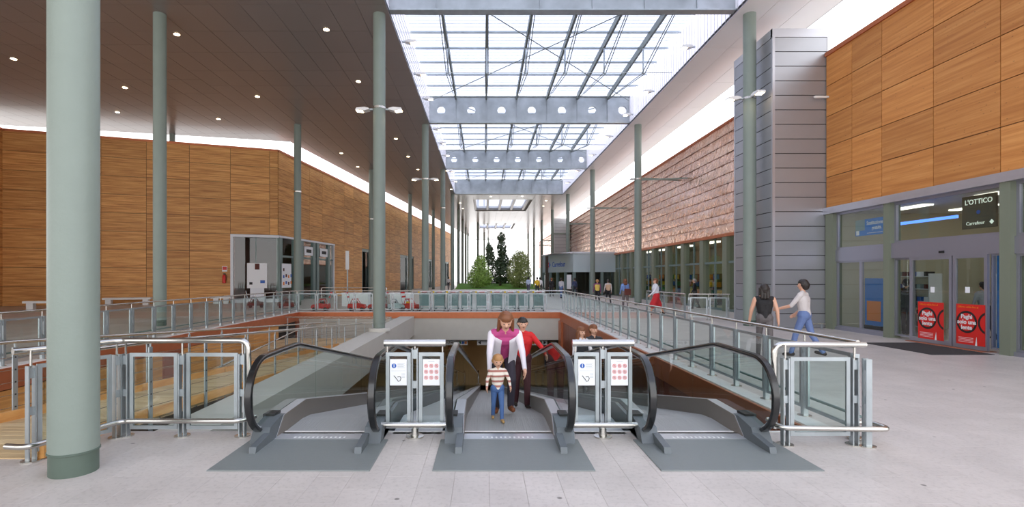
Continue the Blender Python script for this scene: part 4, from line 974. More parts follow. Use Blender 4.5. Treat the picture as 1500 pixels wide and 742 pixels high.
# ------------------------------------------------------------------ hanging direction signs in the lower hall
def dirsign(x0, x1, label, left):
    t = thing('direction_sign', label, 'sign', (0, 27.4, -1.80)); MB().box(x0, x1, -.03, .03, 0, .26).build('board', 'paper', t)
    for x in (x0+.2, x1-.2): MB().cyl((x, 0, .26), (x, 0, .40), .01, n=6).build('hanger', 'steel', t)
    if left: MB().add([(x0+.05, -.034, .13), (x0+.2, -.034, .23), (x0+.2, -.034, .03)], [(0, 1, 2)]).build('arrow', 'black', t)
    else: MB().add([(x1-.05, -.034, .13), (x1-.2, -.034, .03), (x1-.2, -.034, .23)], [(0, 1, 2)]).build('arrow', 'black', t)
    return t
t = dirsign(-2.55, -.9, 'white direction sign reading parcheggio under the far beam', True); text('lettering', 'parcheggio', .22, 'black', t, (-1.78, -.035, .14), ROTF)
for i, c in enumerate(('green', 'blue', 'orange')): MB().box(-1.36+.15*i, -1.24+.15*i, -.034, -.03, .06, .2).build('colour_square', c, t)
t = dirsign(1.55, 3.3, 'white direction sign with coloured squares and right-pointing arrow', False)
for i, c in enumerate(('interior_dark', 'orange', 'red', 'green')): MB().box(2.3+.19*i, 2.44+.19*i, -.034, -.03, .05, .21).build('colour_square', c, t)
t = dirsign(-.4, 1.0, 'white direction sign with a left-pointing arrow in the lower hall', True)
# ------------------------------------------------------------------ shopping trolleys
def make_trolley():
    t = thing('shopping_trolley', '', 'trolley')
    b = MB(); w0, w1 = .27, .21; z0, z1 = .48, .92; Ly = .82
    def P(s, u, v): wdt = (w0+(w1-w0)*u); return (s*(wdt-.03*(1-v)), .06+Ly*u, z0+.1*u+(z1-z0-.06*u)*v)
    for s in (-1, 1):
        for v in (0, .25, .5, .75, 1): b.bar(P(s, 0, v), P(s, 1, v), .010, .010)
        for u in (0, .2, .4, .6, .8, 1): b.bar(P(s, u, 0), P(s, u, 1), .008, .008)
    for v in (0, .33, .66, 1): b.bar(P(-1, 1, v), P(1, 1, v), .010, .010)
    for u in (0, .25, .5, .75): b.bar(P(-1, u, 0), P(1, u, 0), .010, .010)
    for k in (-.5, 0, .5): b.bar((k*w0*1.6, .06, z0), (k*w1*1.6, .06+Ly, z0+.1), .008, .008)
    b.build('basket', 'cart_blue', t)
    f = MB()
    for k in range(9): f.box(-.25, .25, .045, .058, .275+.075*k, .32+.075*k)
    for x in (-.25, -.08, .08, .24): f.box(x-.008, x+.008, .04, .05, .26, .95)
    f.build('rear_flap', 'cart_blue', t)
    MB().tube([(-.28, 0, 1.0), (.28, 0, 1.0)], .022, 8).build('handle', 'plastic_white', t, True); MB().box(-.14, .14, -.026, -.018, .985, 1.015).build('handle_label', 'red', t)
    MB().box(-.33, -.26, -.04, .04, .95, 1.03).build('coin_lock', 'yellow', t)
    c = MB()
    for s in (-1, 1): c.tube(bend([(s*.28, 0, 1.0), (s*.275, .05, .9), (s*.26, .10, .5), (s*.27, .0, .14), (s*.22, .85, .14)], .05, 3), .013, 6)
    c.bar((-.25, .3, .14), (.25, .3, .14), .02, .02); c.build('chassis', 'galv', t)
    for s, y in ((-1, .02), (1, .02), (-1, .83), (1, .83)):
        MB().cyl((s*.25-.012, y, .06), (s*.25+.012, y, .06), .06, n=12).build('wheel', 'black', t, True)
    return t
tr = make_trolley(); first = True
xs = [623, 644, 663.6, 684, 705.6, 728, 747.6, 767, 789]
for i, x in enumerate(xs):
    for k in range(3):
        loc = (gx(x, 27.6)+random.uniform(-.02, .02), 27.2+.27*k, 0)
        lb = '%s trolley of the nested row that stands %s' % (['front', 'middle', 'rear'][k], ['beside the toy cars', 'second from the toy cars', 'third from the toy cars', 'fourth from the toy cars', 'fifth from the toy cars', 'fourth from the open end', 'third from the open end', 'second from the open end', 'at the open end by the kiosk path'][i])
        o = tr if first else dup(tr, loc, 0); o.location = loc; o['label'] = lb; o['group'] = ['front trolleys of the rows', 'second trolleys of the rows', 'third trolleys of the rows'][k]; first = False
# plastic front for the trolley rows is part of each trolley; child trolley cars
def toy_car(label, loc, rz, c1, c2):
    t = thing('trolley_car', label, 'toy car', loc, rz)
    MB().prism([(-.46, .12), (.44, .12), (.46, .22), (.40, .32), (.16, .36), (.10, .40), (-.12, .40), (-.2, .36), (-.44, .36), (-.47, .25)], 'y', -.22, .22).build('body', c1, t)
    MB().tube(bend([(.12, -.19, .38), (-.02, -.19, .60), (-.22, -.19, .60), (-.3, -.19, .38)], .06, 3), .018, 6).build('roof_frame', c1, t); MB().tube(bend([(.12, .19, .38), (-.02, .19, .60), (-.22, .19, .60), (-.3, .19, .38)], .06, 3), .018, 6).build('roof_frame', c1, t)
    MB().bevbox(-.24, .02, -.2, .2, .59, .63, .01).build('roof', c1, t); MB().bevbox(-.2, .0, -.15, .15, .38, .48, .02).build('seat', c2, t)
    for x in (-.3, .29):
        for y in (-.23, .23): MB().cyl((x, y-.03, .09), (x, y+.03, .09), .09, n=14).build('wheel', 'black', t, True)
    MB().tube(bend([(-.4, -.2, .34), (-.55, -.2, 1.0), (-.55, .2, 1.0), (-.4, .2, .34)], .08, 3), .014, 6).build('push_frame', 'galv', t, True)
    MB().box(-.58, -.54, -.17, .17, .86, 1.0).build('handle_label', c1, t); MB().box(-.5, -.46, -.14, .14, .68, .78).build('number_plate', c1, t)
for lab, x, Y, rz, a, b in (('red child trolley car behind the railing beside the well corner', 468, 27.5, PI, 'red', 'dark'), ('red child trolley car with a green seat behind the far railing', 522, 27.5, 0, 'red', 'green'),
        ('red child trolley car partly hidden by the column on the beam', 551, 27.5, PI, 'red', 'green'), ('grey child trolley car behind the railing past the column on the beam', 579, 27.5, .3, 'galv', 'dark'), ('red and yellow child trolley car next to the trolley rows', 601, 27.5, -.5, 'red', 'yellow'),
        ('red child trolley car, shade painted in, by the corner shop near the pillars', 418, 29.5, .2, 'interior_red', 'dark'), ('red child trolley car, shade painted in, under the corner shop window', 373, 30, .4, 'interior_red', 'dark')):  # both cars by the shop are red; shade is put into their colour
    toy_car(lab, (gx(x, Y), Y+.2, 0), rz, a, b)
t = thing('barrier', 'tubular steel barrier behind the child trolley cars', 'barrier'); MB().tube(bend([(-9.0, 28.6, 0), (-9.0, 28.6, 1.2), (-5.4, 28.6, 1.2), (-5.4, 28.6, 0)], .1), .022).build('frame', 'steel', t, True)
t = thing('information_post', 'slim white post before the long wooden wall', 'post'); MB().cyl((gx(509, 36), 36, 0), (gx(509, 36), 36, 2.9), .05, n=10).build('pole', 'galv', t); MB().box(gx(509, 36)-.12, gx(509, 36)+.12, 35.93, 35.97, 2.3, 3.6).build('panel', 'white', t)
for k, (x, wd) in enumerate(((522, 1.6), (588, 1.3))):
    t = thing('planter', ['low white bin box near the long wooden wall behind the toy cars', 'white box before the wooden wall doorway, next to the trolleys'][k], 'box', (gx(x, 32), 32, 0)); MB().bevbox(-wd/2, wd/2, -.35, .35, 0, .75, .02).build('body', 'white', t); MB().bevbox(-wd/2-.03, wd/2+.03, -.38, .38, .75, .82, .02).build('rim', 'white', t)
t = thing('lower_barrier', 'steel barrier at the foot of the middle walk in the lower hall', 'barrier'); MB().tube(bend([(2.0, 31.6, LOW), (2.0, 31.6, LOW+1), (3.3, 31.6, LOW+1), (3.3, 31.6, LOW)], .1), .025).build('frame', 'steel', t, True)

# ------------------------------------------------------------------ garden
gm = MB(); vs = []; fs = []; nx, ny = 24, 20
for j in range(ny+1):
    for i in range(nx+1):
        u, v = i/nx, j/ny; vs.append((-3.2+9.4*u, 55.5+16*v, .42+.5*math.sin(PI*v*.6)+.05*math.sin(9*u+3*v)))
for j in range(ny):
    for i in range(nx): a = j*(nx+1)+i; fs.append((a, a+1, a+nx+2, a+nx+1))
t = thing('garden_bed', 'raised bed of green lawn with a low pale wall under the trees', 'garden bed'); stuff(gm.add(vs, fs).build('lawn', 'grass', t, True))
for a in ((-3.4, 6.4, 55.2, 55.5), (-3.4, -3.2, 55.5, 71.7), (6.2, 6.4, 55.5, 56.9), (-3.4, 6.4, 71.5, 71.7)): MB().bevbox(*a, 0, .46, .02).build('kerb_wall', 'concrete', t)
def tree(label, x, y, z0, blobs, nleaf, mt, lsz, trunk):
    t = thing('garden_tree', label, 'tree', (x, y, z0)); mb = MB(); 
    tot = sum(b[3]*b[4] for b in blobs)
    for bx_, by_, bz_, r, hz in blobs:
        for _ in range(int(nleaf*r*hz/tot)):
            a = random.uniform(0, 2*PI); c = random.uniform(-1, 1); s = math.sqrt(1-c*c); q = random.uniform(.72, 1.03) if random.random() < .8 else random.uniform(.2, .8)
            sh = (1-.25*max(0, c))
            p = Vector((bx_+r*q*s*math.cos(a)*sh, by_+r*q*s*math.sin(a)*sh, bz_+hz*q*c)); n = Vector((random.gauss(s*math.cos(a), .6), random.gauss(s*math.sin(a), .6), random.gauss(c+.3, .6))).normalized()
            u = n.orthogonal().normalized(); v = n.cross(u); an = random.uniform(0, PI); u, v = u*math.cos(an)+v*math.sin(an), v*math.cos(an)-u*math.sin(an); k = lsz*random.uniform(.6, 1.3)
            mb.add([p-u*k, p-v*k*.5+n*k*.1, p+u*k, p+v*k*.5+n*k*.1], [(0, 1, 2, 3)])
    stuff(mb.build('foliage', mt, t))
    tk = MB()
    for a, b, r0, r1_ in trunk: tk.cyl(a, b, r0, r1_, 8)
    tk.build('trunk', 'bark', t, True)
random.seed(3)
tree('rounded light green garden bush on the lawn', -.55, 58, .5, [(0, 0, 1.7, 1.3, 1.6), (.1, 0, 2.9, .75, .9), (-.4, -.3, 1.1, 1.1, 1.0), (.5, .2, 1.2, 1.0, 1.0)], 5200, 'leaf_light', .11, [((0, 0, 0), (0, 0, 2.2), .1, .05), ((0, 0, .5), (.6, 0, 1.5), .05, .02), ((0, 0, .5), (-.6, -.2, 1.4), .05, .02)])
tree('tall dark open-crowned tree rising in the middle of the lawn', 1.55, 62, .6, [(0.3, 0, 1.9, 1.25, 1.6), (-.9, 0, 3.6, .6, 1.3), (.5, 0, 4.6, .62, 1.3), (.7, .1, 3.0, 1.0, 1.0), (.45, 0, 5.9, .5, .6), (-1.0, 0, 4.6, .45, .7)], 5600, 'leaf_dark', .13, [((.3, 0, 0), (.4, 0, 5.8), .13, .03), ((.3, 0, 1.2), (-.9, 0, 4.6), .07, .02), ((.35, 0, 2), (1.1, .2, 3.6), .05, .02)])
tree('egg shaped clipped olive green tree on the lawn', 3.9, 58, .5, [(0, 0, 2.0, 1.5, 2.0), (0, 0, 3.1, 1.15, 1.25), (0, -.1, 1.2, 1.4, 1.1)], 9000, 'leaf_olive', .085, [((0, 0, 0), (0, 0, 3), .1, .04)])
for k, x in enumerate((.3, 1.9, 3.2)):
    tree(['low dark shrub on the lawn behind the light green bush', 'low dark shrub on the lawn behind the tall tree', 'low dark shrub on the lawn behind the clipped tree'][k], x, 66, .75, [(0, 0, .5, .9, .6)], 900, 'leaf_dark', .1, [((0, 0, 0), (0, 0, .4), .05, .02)])

# ------------------------------------------------------------------ lamps of the place
def soff(x, y): Y = (H-EYE)*F/(VY-y); return ((x-VX)*Y/F, Y)
dl = MB().lathe([(.10, -.012), (.14, -.012), (.14, 0), (.10, .0)], n=20).mesh('trim_ring', 'steel'); dd = MB().lathe([(.001, -.022), (.11, -.022), (.115, -.012), (.001, -.012)], n=20).mesh('lamp_disc', 'lamp_warm')
for x, y in ((478, 43), (259, 50), (183, 128), (172, 164), (377, 141), (320, 174), (525, 119), (580, 203), (598, 229), (612, 248), (500, 224), (524, 244), (552, 262), (655, 250), (661, 277), (20, 86)):
    X, Y = soff(x, y)
    t = thing('downlight', 'small round warm downlight in the left soffit', 'lamp', (X, Y, H), 0, 'downlights in the left soffit'); link('trim_ring', dl, t); link('lamp_disc', dd, t)
for x, y in ((719, 287.5), (765, 287), (800, 293.5), (796, 301.5), (674, 297), (678, 305)):
    X, Y = soff(x, y); t = thing('downlight', 'small round warm downlight in the closed roof past the skylight', 'lamp', (X, Y, H), 0, 'downlights past the skylight'); link('trim_ring', dl, t); link('lamp_disc', dd, t)
def flood(label, loc, rz, group=None):
    t = thing('floodlight', label, 'lamp', loc, rz, group)
    MB().prism([(0, .02), (.16, .06), (.46, .03), (.5, -.05), (.2, -.08), (0, -.03)], 'y', -.14, .14).build('housing', 'plastic_white', t); MB().add([(.24, -.11, -.086), (.47, -.11, -.066), (.47, .11, -.066), (.24, .11, -.086)], [(0, 1, 2, 3)]).build('lamp_glass', 'lamp_warm', t)
    MB().box(-.12, .02, -.04, .04, -.03, .03).build('bracket', 'galv', t)
for sgn, nm in ((1, 'garden side'), (-1, 'wooden wall side')):
    for k, (y, z, who) in enumerate(((RY[1], 7.95, 'the column on the concrete beam'), (RY[2], 8.0, 'the first skylight column past the trolleys'))):
        flood('white floodlight on %s, %s' % (who, nm), (XL-(.1 if k == 0 else 0)+sgn*.36, y, z), 0 if sgn > 0 else PI)
for sgn in (1, -1):
    flood('white floodlight on the column beside the clad tower, %s' % ('tower side' if sgn > 0 else 'skylight side'), (XR+sgn*.36 if sgn < 0 else XR, RY[1]-(0 if sgn < 0 else .36), 8.35), -PI/2 if sgn > 0 else PI)
for j, Y in enumerate((22.0, 25.5, 29.0, 35, 38.6, 42.5, 49, 54)):
    flood('small floodlight, %s past the %s, skylight fascia opposite copper wall' % (['first', 'second', 'third', 'first', 'second', 'third', 'first', 'second'][j], ['girder by the clad tower', 'second girder', 'third girder'][j//3]), (SL+.13, Y, 11.75), 0, 'floodlights on the left skylight fascia')
for j, Y in enumerate((22.6, 28.0, 32.0, 37, 42.5, 49, 55)):
    flood('small floodlight, %s past the %s, skylight fascia over copper wall' % (['first', 'second', 'third', 'first', 'second', 'first', 'second'][j], ['girder by the clad tower', 'girder by the clad tower', 'girder by the clad tower', 'second girder', 'second girder', 'third girder', 'third girder'][j]), (SR-.16, Y, 11.8), PI, 'floodlights on the right skylight fascia')
# ------------------------------------------------------------------ people
cloth = {}
def cm(rgb, rough=.75):
    if rgb in M: return rgb
    k = 'cloth_%d_%d_%d' % rgb
    if k not in M: mat(k, srgb(*rgb), rough, var=.08, nscale=9)
    return k
mat('skin', srgb(214, 164, 138), .5); mat('hair_brown', srgb(122, 74, 44), .5, var=.2, nscale=40); mat('hair_dark', srgb(40, 32, 28), .5, var=.2, nscale=40); mat('hair_fair', srgb(176, 128, 80), .5, var=.2, nscale=40); mat('hair_grey', srgb(150, 146, 140), .5)
QUEUE = []
def person(label, loc, heading, H_=1.7, lean=4, head=0, legs=((12, 6), (-12, 10)), arms=((10, 8, 20), (-10, 8, 20)), top=(200, 200, 200), sleeve=None, bottom=(50, 55, 80), shoe=(50, 40, 35), hair='hair_dark', longhair=False, bare=False, near=False, vest=None, child=False, skirt=False, wide=1.0, group=None):
    """standing figure facing local -Y; angles in degrees; legs (hip, knee), arms (forward, out, elbow) for +X and -X sides"""
    R = math.radians; caps = []; k = H_/1.7; hs = 1.42 if child else 1.0
    def V(*a): return Vector(a)
    hipz = .93 if not child else .80
    P = V(0, 0, hipz); a = R(lean); up = V(0, -math.sin(a), math.cos(a)); fw = V(0, -math.cos(a), -math.sin(a))
    tl = 1.0
    add = lambda p, q, r0, r1, lb: caps.append((p, q, r0*wide if lb in ('top', 'bottom') else r0, r1*wide if lb in ('top', 'bottom') else r1, lb))
    chest = P+up*.34; neck = P+up*.50
    add(P+V(.06, 0, 0), P+V(-.06, 0, 0), .125, .125, 'bottom'); add(P+up*.02, P+up*.16, .128, .115, 'top' if not bare else 'top')
    add(P+up*.16+V(.045, 0, 0), chest+V(.07, 0, 0), .105, .115, 'top'); add(P+up*.16-V(.045, 0, 0), chest-V(.07, 0, 0), .105, .115, 'top'); add(chest+V(.07, 0, 0), chest-V(.07, 0, 0), .118, .118, 'top')
    sh = P+up*.445
    add(sh+V(.15, 0, 0), sh-V(.15, 0, 0), .066, .066, 'top'); add(sh+V(.15, 0, -.01), neck+V(.02, 0, 0), .055, .05, 'top' if not bare else 'skin'); add(sh-V(.15, 0, .01), neck-V(.02, 0, 0), .055, .05, 'top' if not bare else 'skin')
    hb = R(head)+a*.4; hu = V(0, -math.sin(hb), math.cos(hb)); hf = V(0, -math.cos(hb), -math.sin(hb))
    add(neck-up*.02, neck+hu*.09, .052, .048, 'skin')
    hc = neck+hu*(.165*(1.15 if child else 1)); 
    add(hc+hf*.0+hu*.02, hc-hf*.025+hu*.02, .088*hs, .088*hs, 'skin'); add(hc+hf*.035-hu*.055*hs, hc+hf*.02-hu*.02, .05*hs, .075*hs, 'skin'); add(hc+hf*.088*hs-hu*.0, hc+hf*.104*hs-hu*.022, .010, .014, 'skin')
    add(hc+V(.086*hs, 0, 0)-hu*.01, hc+V(.088*hs, 0, 0)+hu*.015, .014, .018, 'skin'); add(hc-V(.086*hs, 0, 0)-hu*.01, hc-V(.088*hs, 0, 0)+hu*.015, .014, .018, 'skin')
    low = 9
    for s, (h, kn) in zip((1, -1), legs):
        hip = P+V(s*.085, 0, -.03); h1 = R(h); d1 = V(s*.02, -math.sin(h1), -math.cos(h1)); f = .86 if child else 1
        knee = hip+d1*.43*f; h2 = R(h-kn); d2 = V(0, -math.sin(h2), -math.cos(h2)); ank = knee+d2*.41*f
        if skirt: add(hip, knee, .115, .13, 'bottom'); add(knee, ank, .05, .036, 'skin')
        else: add(hip, knee, .092, .062, 'bottom'); add(knee, ank+d2*.0, .062, .048, 'bottom')
        h3 = R(h-kn)*.35; ff = V(s*.12, -math.cos(h3), math.sin(h3)*-1).normalized()
        add(ank+V(0, .03, -.035), ank+ff*.15+V(0, 0, -.045), .042, .034, 'shoe'); low = min(low, (ank.z-.085), (ank+ff*.15).z-.085)
    hands = []
    for s, (fl, ab, el) in zip((1, -1), arms):
        S = sh+V(s*.185, 0, -.01); f1 = R(fl)+a*.0; A = R(ab); d1 = V(s*math.sin(A), -math.sin(f1)*math.cos(A), -math.cos(f1)*math.cos(A)).normalized(); ar = .8 if child else 1
        E = S+d1*.28*ar; f2 = R(fl+el); A2 = A*.3 if ab >= 0 else A*1.6; d2 = V(s*math.sin(A2), -math.sin(f2)*math.cos(A2), -math.cos(f2)*math.cos(A2)).normalized(); W = E+d2*.25*ar
        add(S, E, .056, .044, 'skin' if bare else 'sleeve'); add(E, W, .042, .030, 'skin' if (bare or sleeve == 'short') else 'sleeve')
        w_ = V(0, 1, 0) if abs(d2.y) < .9 else V(1, 0, 0); side = (d2.cross(V(1, 0, 0))).normalized() if abs(d2.x) < .9 else V(0, 1, 0)
        inw = V(-s, 0, 0); inw = (inw-d2*inw.dot(d2)).normalized()
        pk = W+d2*.055*ar; add(W, pk+side*.018, .026, .022, 'skin'); add(W, pk-side*.018, .026, .022, 'skin'); hands.append(pk)
        for q, (o_, ln) in enumerate(((-.030, .066), (-.010, .078), (.010, .072), (.029, .056))):
            a0 = pk+side*o_+d2*.018; a1 = a0+(d2+inw*.25).normalized()*ln*.5; a2 = a1+(d2+inw*.75).normalized()*ln*.5
            add(a0, a1, .0095, .009, 'skin'); add(a1, a2, .009, .0075, 'skin')
        t0 = W+d2*.02-side*.022; t1 = t0+(d2*.6-side*.9+inw*.3).normalized()*.035; t2 = t1+(d2+inw*.4-side*.1).normalized()*.032; add(t0, t1, .013, .0105, 'skin'); add(t1, t2, .0105, .008, 'skin')
    t = thing('person', label, 'person', loc, heading, group); dz = -low
    # raw capsules
    mb = MB(); n = 12 if near else 8; info = []
    for p, q, r0, r1, lb in caps:
        p = (p+V(0, 0, dz))*k; q = (q+V(0, 0, dz))*k; r0 *= k; r1 *= k; info.append((p, q, r0, r1, lb))
        if (q-p).length > 1e-4: mb.cyl(p, q, r0, r1, n)
        mb.ball(p, r0, n, 8); mb.ball(q, r1, n, 8)
    o = mb.build('body', 'skin', t)
    md = o.modifiers.new('r', 'REMESH'); md.mode = 'VOXEL'; md.voxel_size = (.0075 if near else .017)*k; md.use_smooth_shade = True
    ms = o.modifiers.new('s', 'SMOOTH'); ms.factor = .5; ms.iterations = 3 if near else 2
    mats = {'skin': 'skin', 'top': cm(top), 'sleeve': cm(sleeve if isinstance(sleeve, (tuple, str)) and sleeve != 'short' else top), 'bottom': cm(bottom), 'shoe': cm(shoe)}
    QUEUE.append((o, info, mats))
    # hair
    hm = MB(); c = (hc+V(0, 0, dz))*k; r = .096*hs*k
    for off, rr in ((hu*.035-hf*.028, 1.0), (hu*.05+hf*.006, .84), (-hf*.055+hu*.0, .92), (-hf*.06-hu*.04, .75)): hm.ball(tuple(c+off*k*hs), r*rr*1.02, 14, 10)
    for s in (1, -1): hm.ball(tuple(c+V(s*.06, 0, 0)*k*hs-hf*.03*k+hu*.01*k), r*.55, 10, 8)
    if longhair:
        for s in (-1, 0, 1): hm.cyl(tuple(c-hf*.06*k+V(s*.05, 0, 0)*k), tuple(c-hf*.085*k+V(s*.06, 0, 0)*k-hu*.2*k), .055*k, .035*k, 10); hm.ball(tuple(c-hf*.085*k+V(s*.06, 0, 0)*k-hu*.2*k), .036*k, 8, 6)
        for s in (-1, 1): hm.cyl(tuple(c+V(s*.085, 0, .0)*k+hu*.03*k), tuple(c+V(s*.1, 0, 0)*k-hu*.17*k+hf*.01*k), .03*k, .022*k, 8)
    hm.build('hair', hair, t, True)
    if near:
        for s in (1, -1): MB().ball(tuple(c+(hf*.082*hs+V(s*.032*hs, 0, 0)+hu*.006)*k), .009*k*hs, 8, 6).build('eye', 'dark', t, True)
        mth = MB(); mth.ball(tuple(c+(hf*.084*hs-hu*.055*hs)*k), .02*k*hs, 10, 6, (1, .35, .3)); mth.build('mouth', 'interior_red', t, True)
    if vest:     # sleeveless waistcoat over the top
        vm = MB(); q = 14
        rings = [(P+up*.0, .155, .135), (P+up*.16, .15, .13), (chest, .185, .132), (P+up*.42, .165, .115)]
        vs = []; fs = []
        for pc, rx, ry in rings:
            for j in range(q): ang = 2*PI*j/q; pt = (pc+V(rx*1.06*math.cos(ang), 0, 0)+fw*(ry*1.06*math.sin(ang))+V(0, 0, dz))*k; vs.append(pt)
        for i in range(3):
            for j in range(q): fs.append((i*q+j, i*q+(j+1) % q, (i+1)*q+(j+1) % q, (i+1)*q+j))
        vm.add(vs, fs).build('waistcoat', cm(vest), t, True)
    t['_h'] = 0; del t['_h']
    return t, dz, k, P, up, fw
zw = zwalk
tW, dz, k, P, up, fw = person('woman in white cardigan and pink striped top bending over a toddler', (.25, 7.14, zw(7.14)), .06, 1.62, lean=44, head=14, legs=((46, 66), (24, 52)), arms=((30, 8, 8), (30, 8, 8)), top=(186, 70, 128), sleeve=(226, 218, 226), bottom=(52, 46, 58), shoe=(120, 66, 34), hair='hair_brown', longhair=True, near=True)
# open cardigan fronts and back
cv = []
for s in (1, -1):
    mb = MB(); vs = []; fs = []; nn = 8
    for i in range(nn+1):
        u = i/nn; c = P+up*(.45-.5*u)+Vector((0, 0, dz))
        for j in range(5):
            v = j/4; ang = math.radians(72-190*v); rx = .185+.03*u+.02*math.sin(5*u); ry = .15+.05*u
            vs.append((c+Vector((s*rx*math.cos(ang), 0, 0))+fw*(ry*math.sin(ang))-Vector((0, 0, .12*u*u)))*k)
    for i in range(nn):
        for j in range(4): a = i*5+j; fs.append((a, a+1, a+6, a+5))
    o = mb.add(vs, fs).build('cardigan_front', cm((226, 218, 226)), tW, True); so = o.modifiers.new('t', 'SOLIDIFY'); so.thickness = .012
mb = MB()
for i in range(3): c = (P+up*(.14+.1*i)+Vector((0, 0, dz)))*k; mb.lathe([(.155*k, -.012), (.157*k, 0), (.155*k, .012)], (0, 0, 0), 20)
person('toddler in striped jumper and jeans held by the woman', (.16, 6.5, 0), .12, .84, lean=6, head=6, legs=((16, 10), (-8, 12)), arms=((14, 24, 12), (8, 22, 20)), top='stripes', sleeve='stripes', bottom=(70, 100, 150), shoe=(176, 140, 90), hair='hair_fair', near=True, child=True)
person('person in red coat standing behind the woman on the middle walk', (.62, 8.7, zw(8.7)), .1, 1.5, lean=12, legs=((10, 12), (-6, 8)), arms=((40, 30, 20), (20, 10, 20)), top=(200, 28, 30), bottom=(70, 30, 36), hair='hair_dark', near=True, wide=1.12)
person('woman in black waistcoat over white sleeves on the copper-side walk', (2.12, 11.5, zw(11.5)), .5, 1.62, legs=((6, 4), (-4, 4)), arms=((20, 10, 40), (5, 8, 20)), top=(222, 218, 220), bottom=(40, 40, 46), vest=(36, 36, 40), hair='hair_brown', longhair=True, near=True)
person('man in dark jacket over pale shirt behind the waistcoat woman', (2.52, 12.1, zw(12.1)), .35, 1.74, legs=((6, 4), (-4, 4)), arms=((10, 8, 20), (5, 8, 20)), top=(52, 50, 54), bottom=(44, 44, 52), hair='hair_brown', near=True)
person('woman in black dress with bare shoulders walking by the clad tower', (6.15, 11.4, 0), PI-.3, 1.62, legs=((18, 8), (-14, 14)), arms=((10, 16, 10), (-8, 16, 10)), top=(28, 26, 28), bottom=(96, 90, 90), hair='hair_dark', bare=True, longhair=True, near=True)
person('man in pale t-shirt and blue jeans walking before the clad tower', (7.15, 11.6, 0), PI+.7, 1.72, legs=((20, 8), (-16, 16)), arms=((34, 12, 40), (10, 12, 40)), top=(206, 198, 196), sleeve='short', bottom=(104, 124, 170), hair='hair_dark', near=True)
person('man in black jacket standing by the glass front below the copper wall', (gx(1018, 29), 29, 0), -PI/2-.4, 1.66, top=(30, 30, 34), bottom=(70, 66, 62), hair='hair_grey')
person('person in white shirt and red skirt walking past the tower railing', (gx(961, 24), 24, 0), -PI/2, 1.72, top=(226, 226, 232), bottom=(196, 36, 44), hair='hair_brown', legs=((24, 8), (-20, 16)), wide=1.25, arms=((30, 12, 20), (-30, 12, 20)), skirt=True)
person('woman in blue shirt with brown hair walking to the kiosk', (gx(916, 28), 28, 0), PI, 1.66, top=(118, 148, 206), bottom=(120, 110, 110), hair='hair_brown', longhair=True, wide=1.1)
bg_ = thing('handbag', 'red-brown bag on the back of the woman in blue shirt', 'bag', (gx(916, 28)+.05, 27.74, .82)); MB().bevbox(-.16, .16, -.07, .07, 0, .34, .03).build('body', 'interior_red', bg_); MB().tube(bend([(-.13, .03, .3), (-.1, .06, .62), (.1, .06, .62), (.13, .03, .3)], .06), .012, 6).build('strap', 'interior_red', bg_)
person('person in yellow waistcoat with purple sleeves walking to the kiosk', (gx(875, 33.5), 33.5, 0), PI, 1.6, top=(130, 70, 110), vest=(214, 186, 90), bottom=(34, 32, 38), hair='hair_fair')
person('person in beige waistcoat with pale sleeves walking to the kiosk', (gx(891, 33.9), 33.9, 0), PI+.1, 1.6, top=(216, 208, 206), vest=(206, 170, 140), bottom=(34, 32, 36), hair='hair_dark')
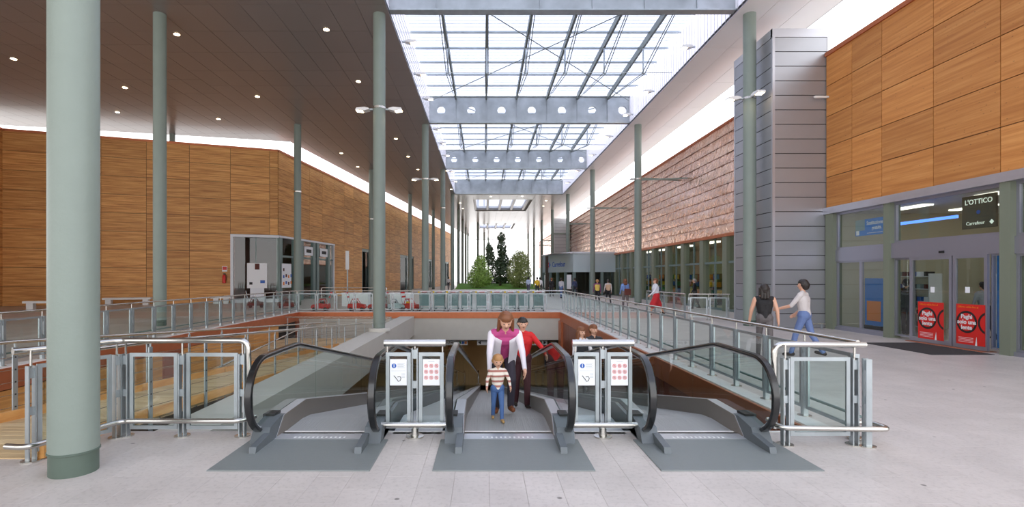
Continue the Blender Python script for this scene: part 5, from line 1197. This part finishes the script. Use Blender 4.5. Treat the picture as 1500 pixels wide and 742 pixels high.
for lb, x, Y, tp, bt, hr in (('person in pale blue shirt by the garden lawn', 774, 53, (186, 200, 222), (90, 90, 110), 'hair_dark'), ('person in white shirt before the kiosk', 791, 51, (228, 226, 226), (60, 60, 60), 'hair_dark'), ('person in yellow shirt before the kiosk', 787, 47, (220, 180, 50), (60, 60, 60), 'hair_dark'),
        ('person in black before the kiosk door', 808, 46.5, (34, 32, 34), (40, 40, 44), 'hair_brown'), ('person in grey shirt and jeans before the kiosk', 822, 43, (186, 184, 188), (90, 110, 150), 'hair_dark'), ('person in navy shirt at the kiosk corner', 842, 45, (52, 60, 92), (40, 40, 50), 'hair_dark'),
        ('person in white and red by the far doorway of the wooden wall', 648, 72, (200, 60, 60), (60, 60, 70), 'hair_dark'), ('person in white shirt by the far doorway of the wooden wall', 657, 70, (226, 226, 230), (50, 50, 60), 'hair_dark')):
    person(lb, (gx(x, Y), Y, 0), random.uniform(2.4, 3.8), random.uniform(1.6, 1.75), top=tp, bottom=bt, hair=hr)
person('customer in grey shirt inside the optician shop seen through the door', (14.2, 14.75, 0), PI, 1.62, top=(150, 152, 160), bottom=(50, 50, 60), hair='hair_dark')
person('customer in black at the narrow side glass of the optician shop', (13.0, 16.0, 0), 2.2, 1.7, top=(24, 24, 26), bottom=(24, 24, 26), hair='hair_dark')
person('person in khaki shirt and jeans walking in the lower hall', (gx(658, 35), 35, LOW), .3, 1.75, top=(190, 172, 140), bottom=(80, 110, 150), hair='hair_brown')
person('person in cream shirt in the lower hall near the steel barrier', (gx(801, 37), 37, LOW), .2, 1.7, top=(206, 196, 170), bottom=(60, 70, 90), hair='hair_dark')
person('person in jeans deeper in the lower hall', (gx(775, 42), 42, LOW), 2, 1.7, top=(150, 150, 150), bottom=(80, 110, 150), hair='hair_dark')
# figure meshes: grow one continuous skin over each skeleton, then colour it by the nearest limb
dg = bpy.context.evaluated_depsgraph_get(); dg.update()
for o, info, mats in QUEUE:
    me = bpy.data.meshes.new_from_object(o.evaluated_get(dg)); o.modifiers.clear(); o.data = me
    me.materials.clear(); names = []
    for q in mats.values():
        if q not in names: names.append(q); me.materials.append(M[q])
    nf = len(me.polygons); vc = np.empty(len(me.vertices)*3); me.vertices.foreach_get('co', vc); vc = vc.reshape(-1, 3)
    ce = np.empty(nf*3); me.polygons.foreach_get('center', ce); ce = ce.reshape(-1, 3); best = np.full(nf, 9e9); lab = np.zeros(nf, int)
    for p, q, r0, r1, lb in info:
        p = np.array(p); d = np.array(q)-p; L2 = max(d.dot(d), 1e-9); tt = np.clip((ce-p)@d/L2, 0, 1)
        ds = np.linalg.norm(ce-(p+tt[:, None]*d), axis=1)-(r0+(r1-r0)*tt); k_ = ds < best; best[k_] = ds[k_]; lab[k_] = names.index(mats[lb])
    me.polygons.foreach_set('material_index', lab.astype(np.int32)); me.shade_smooth(); me.update()
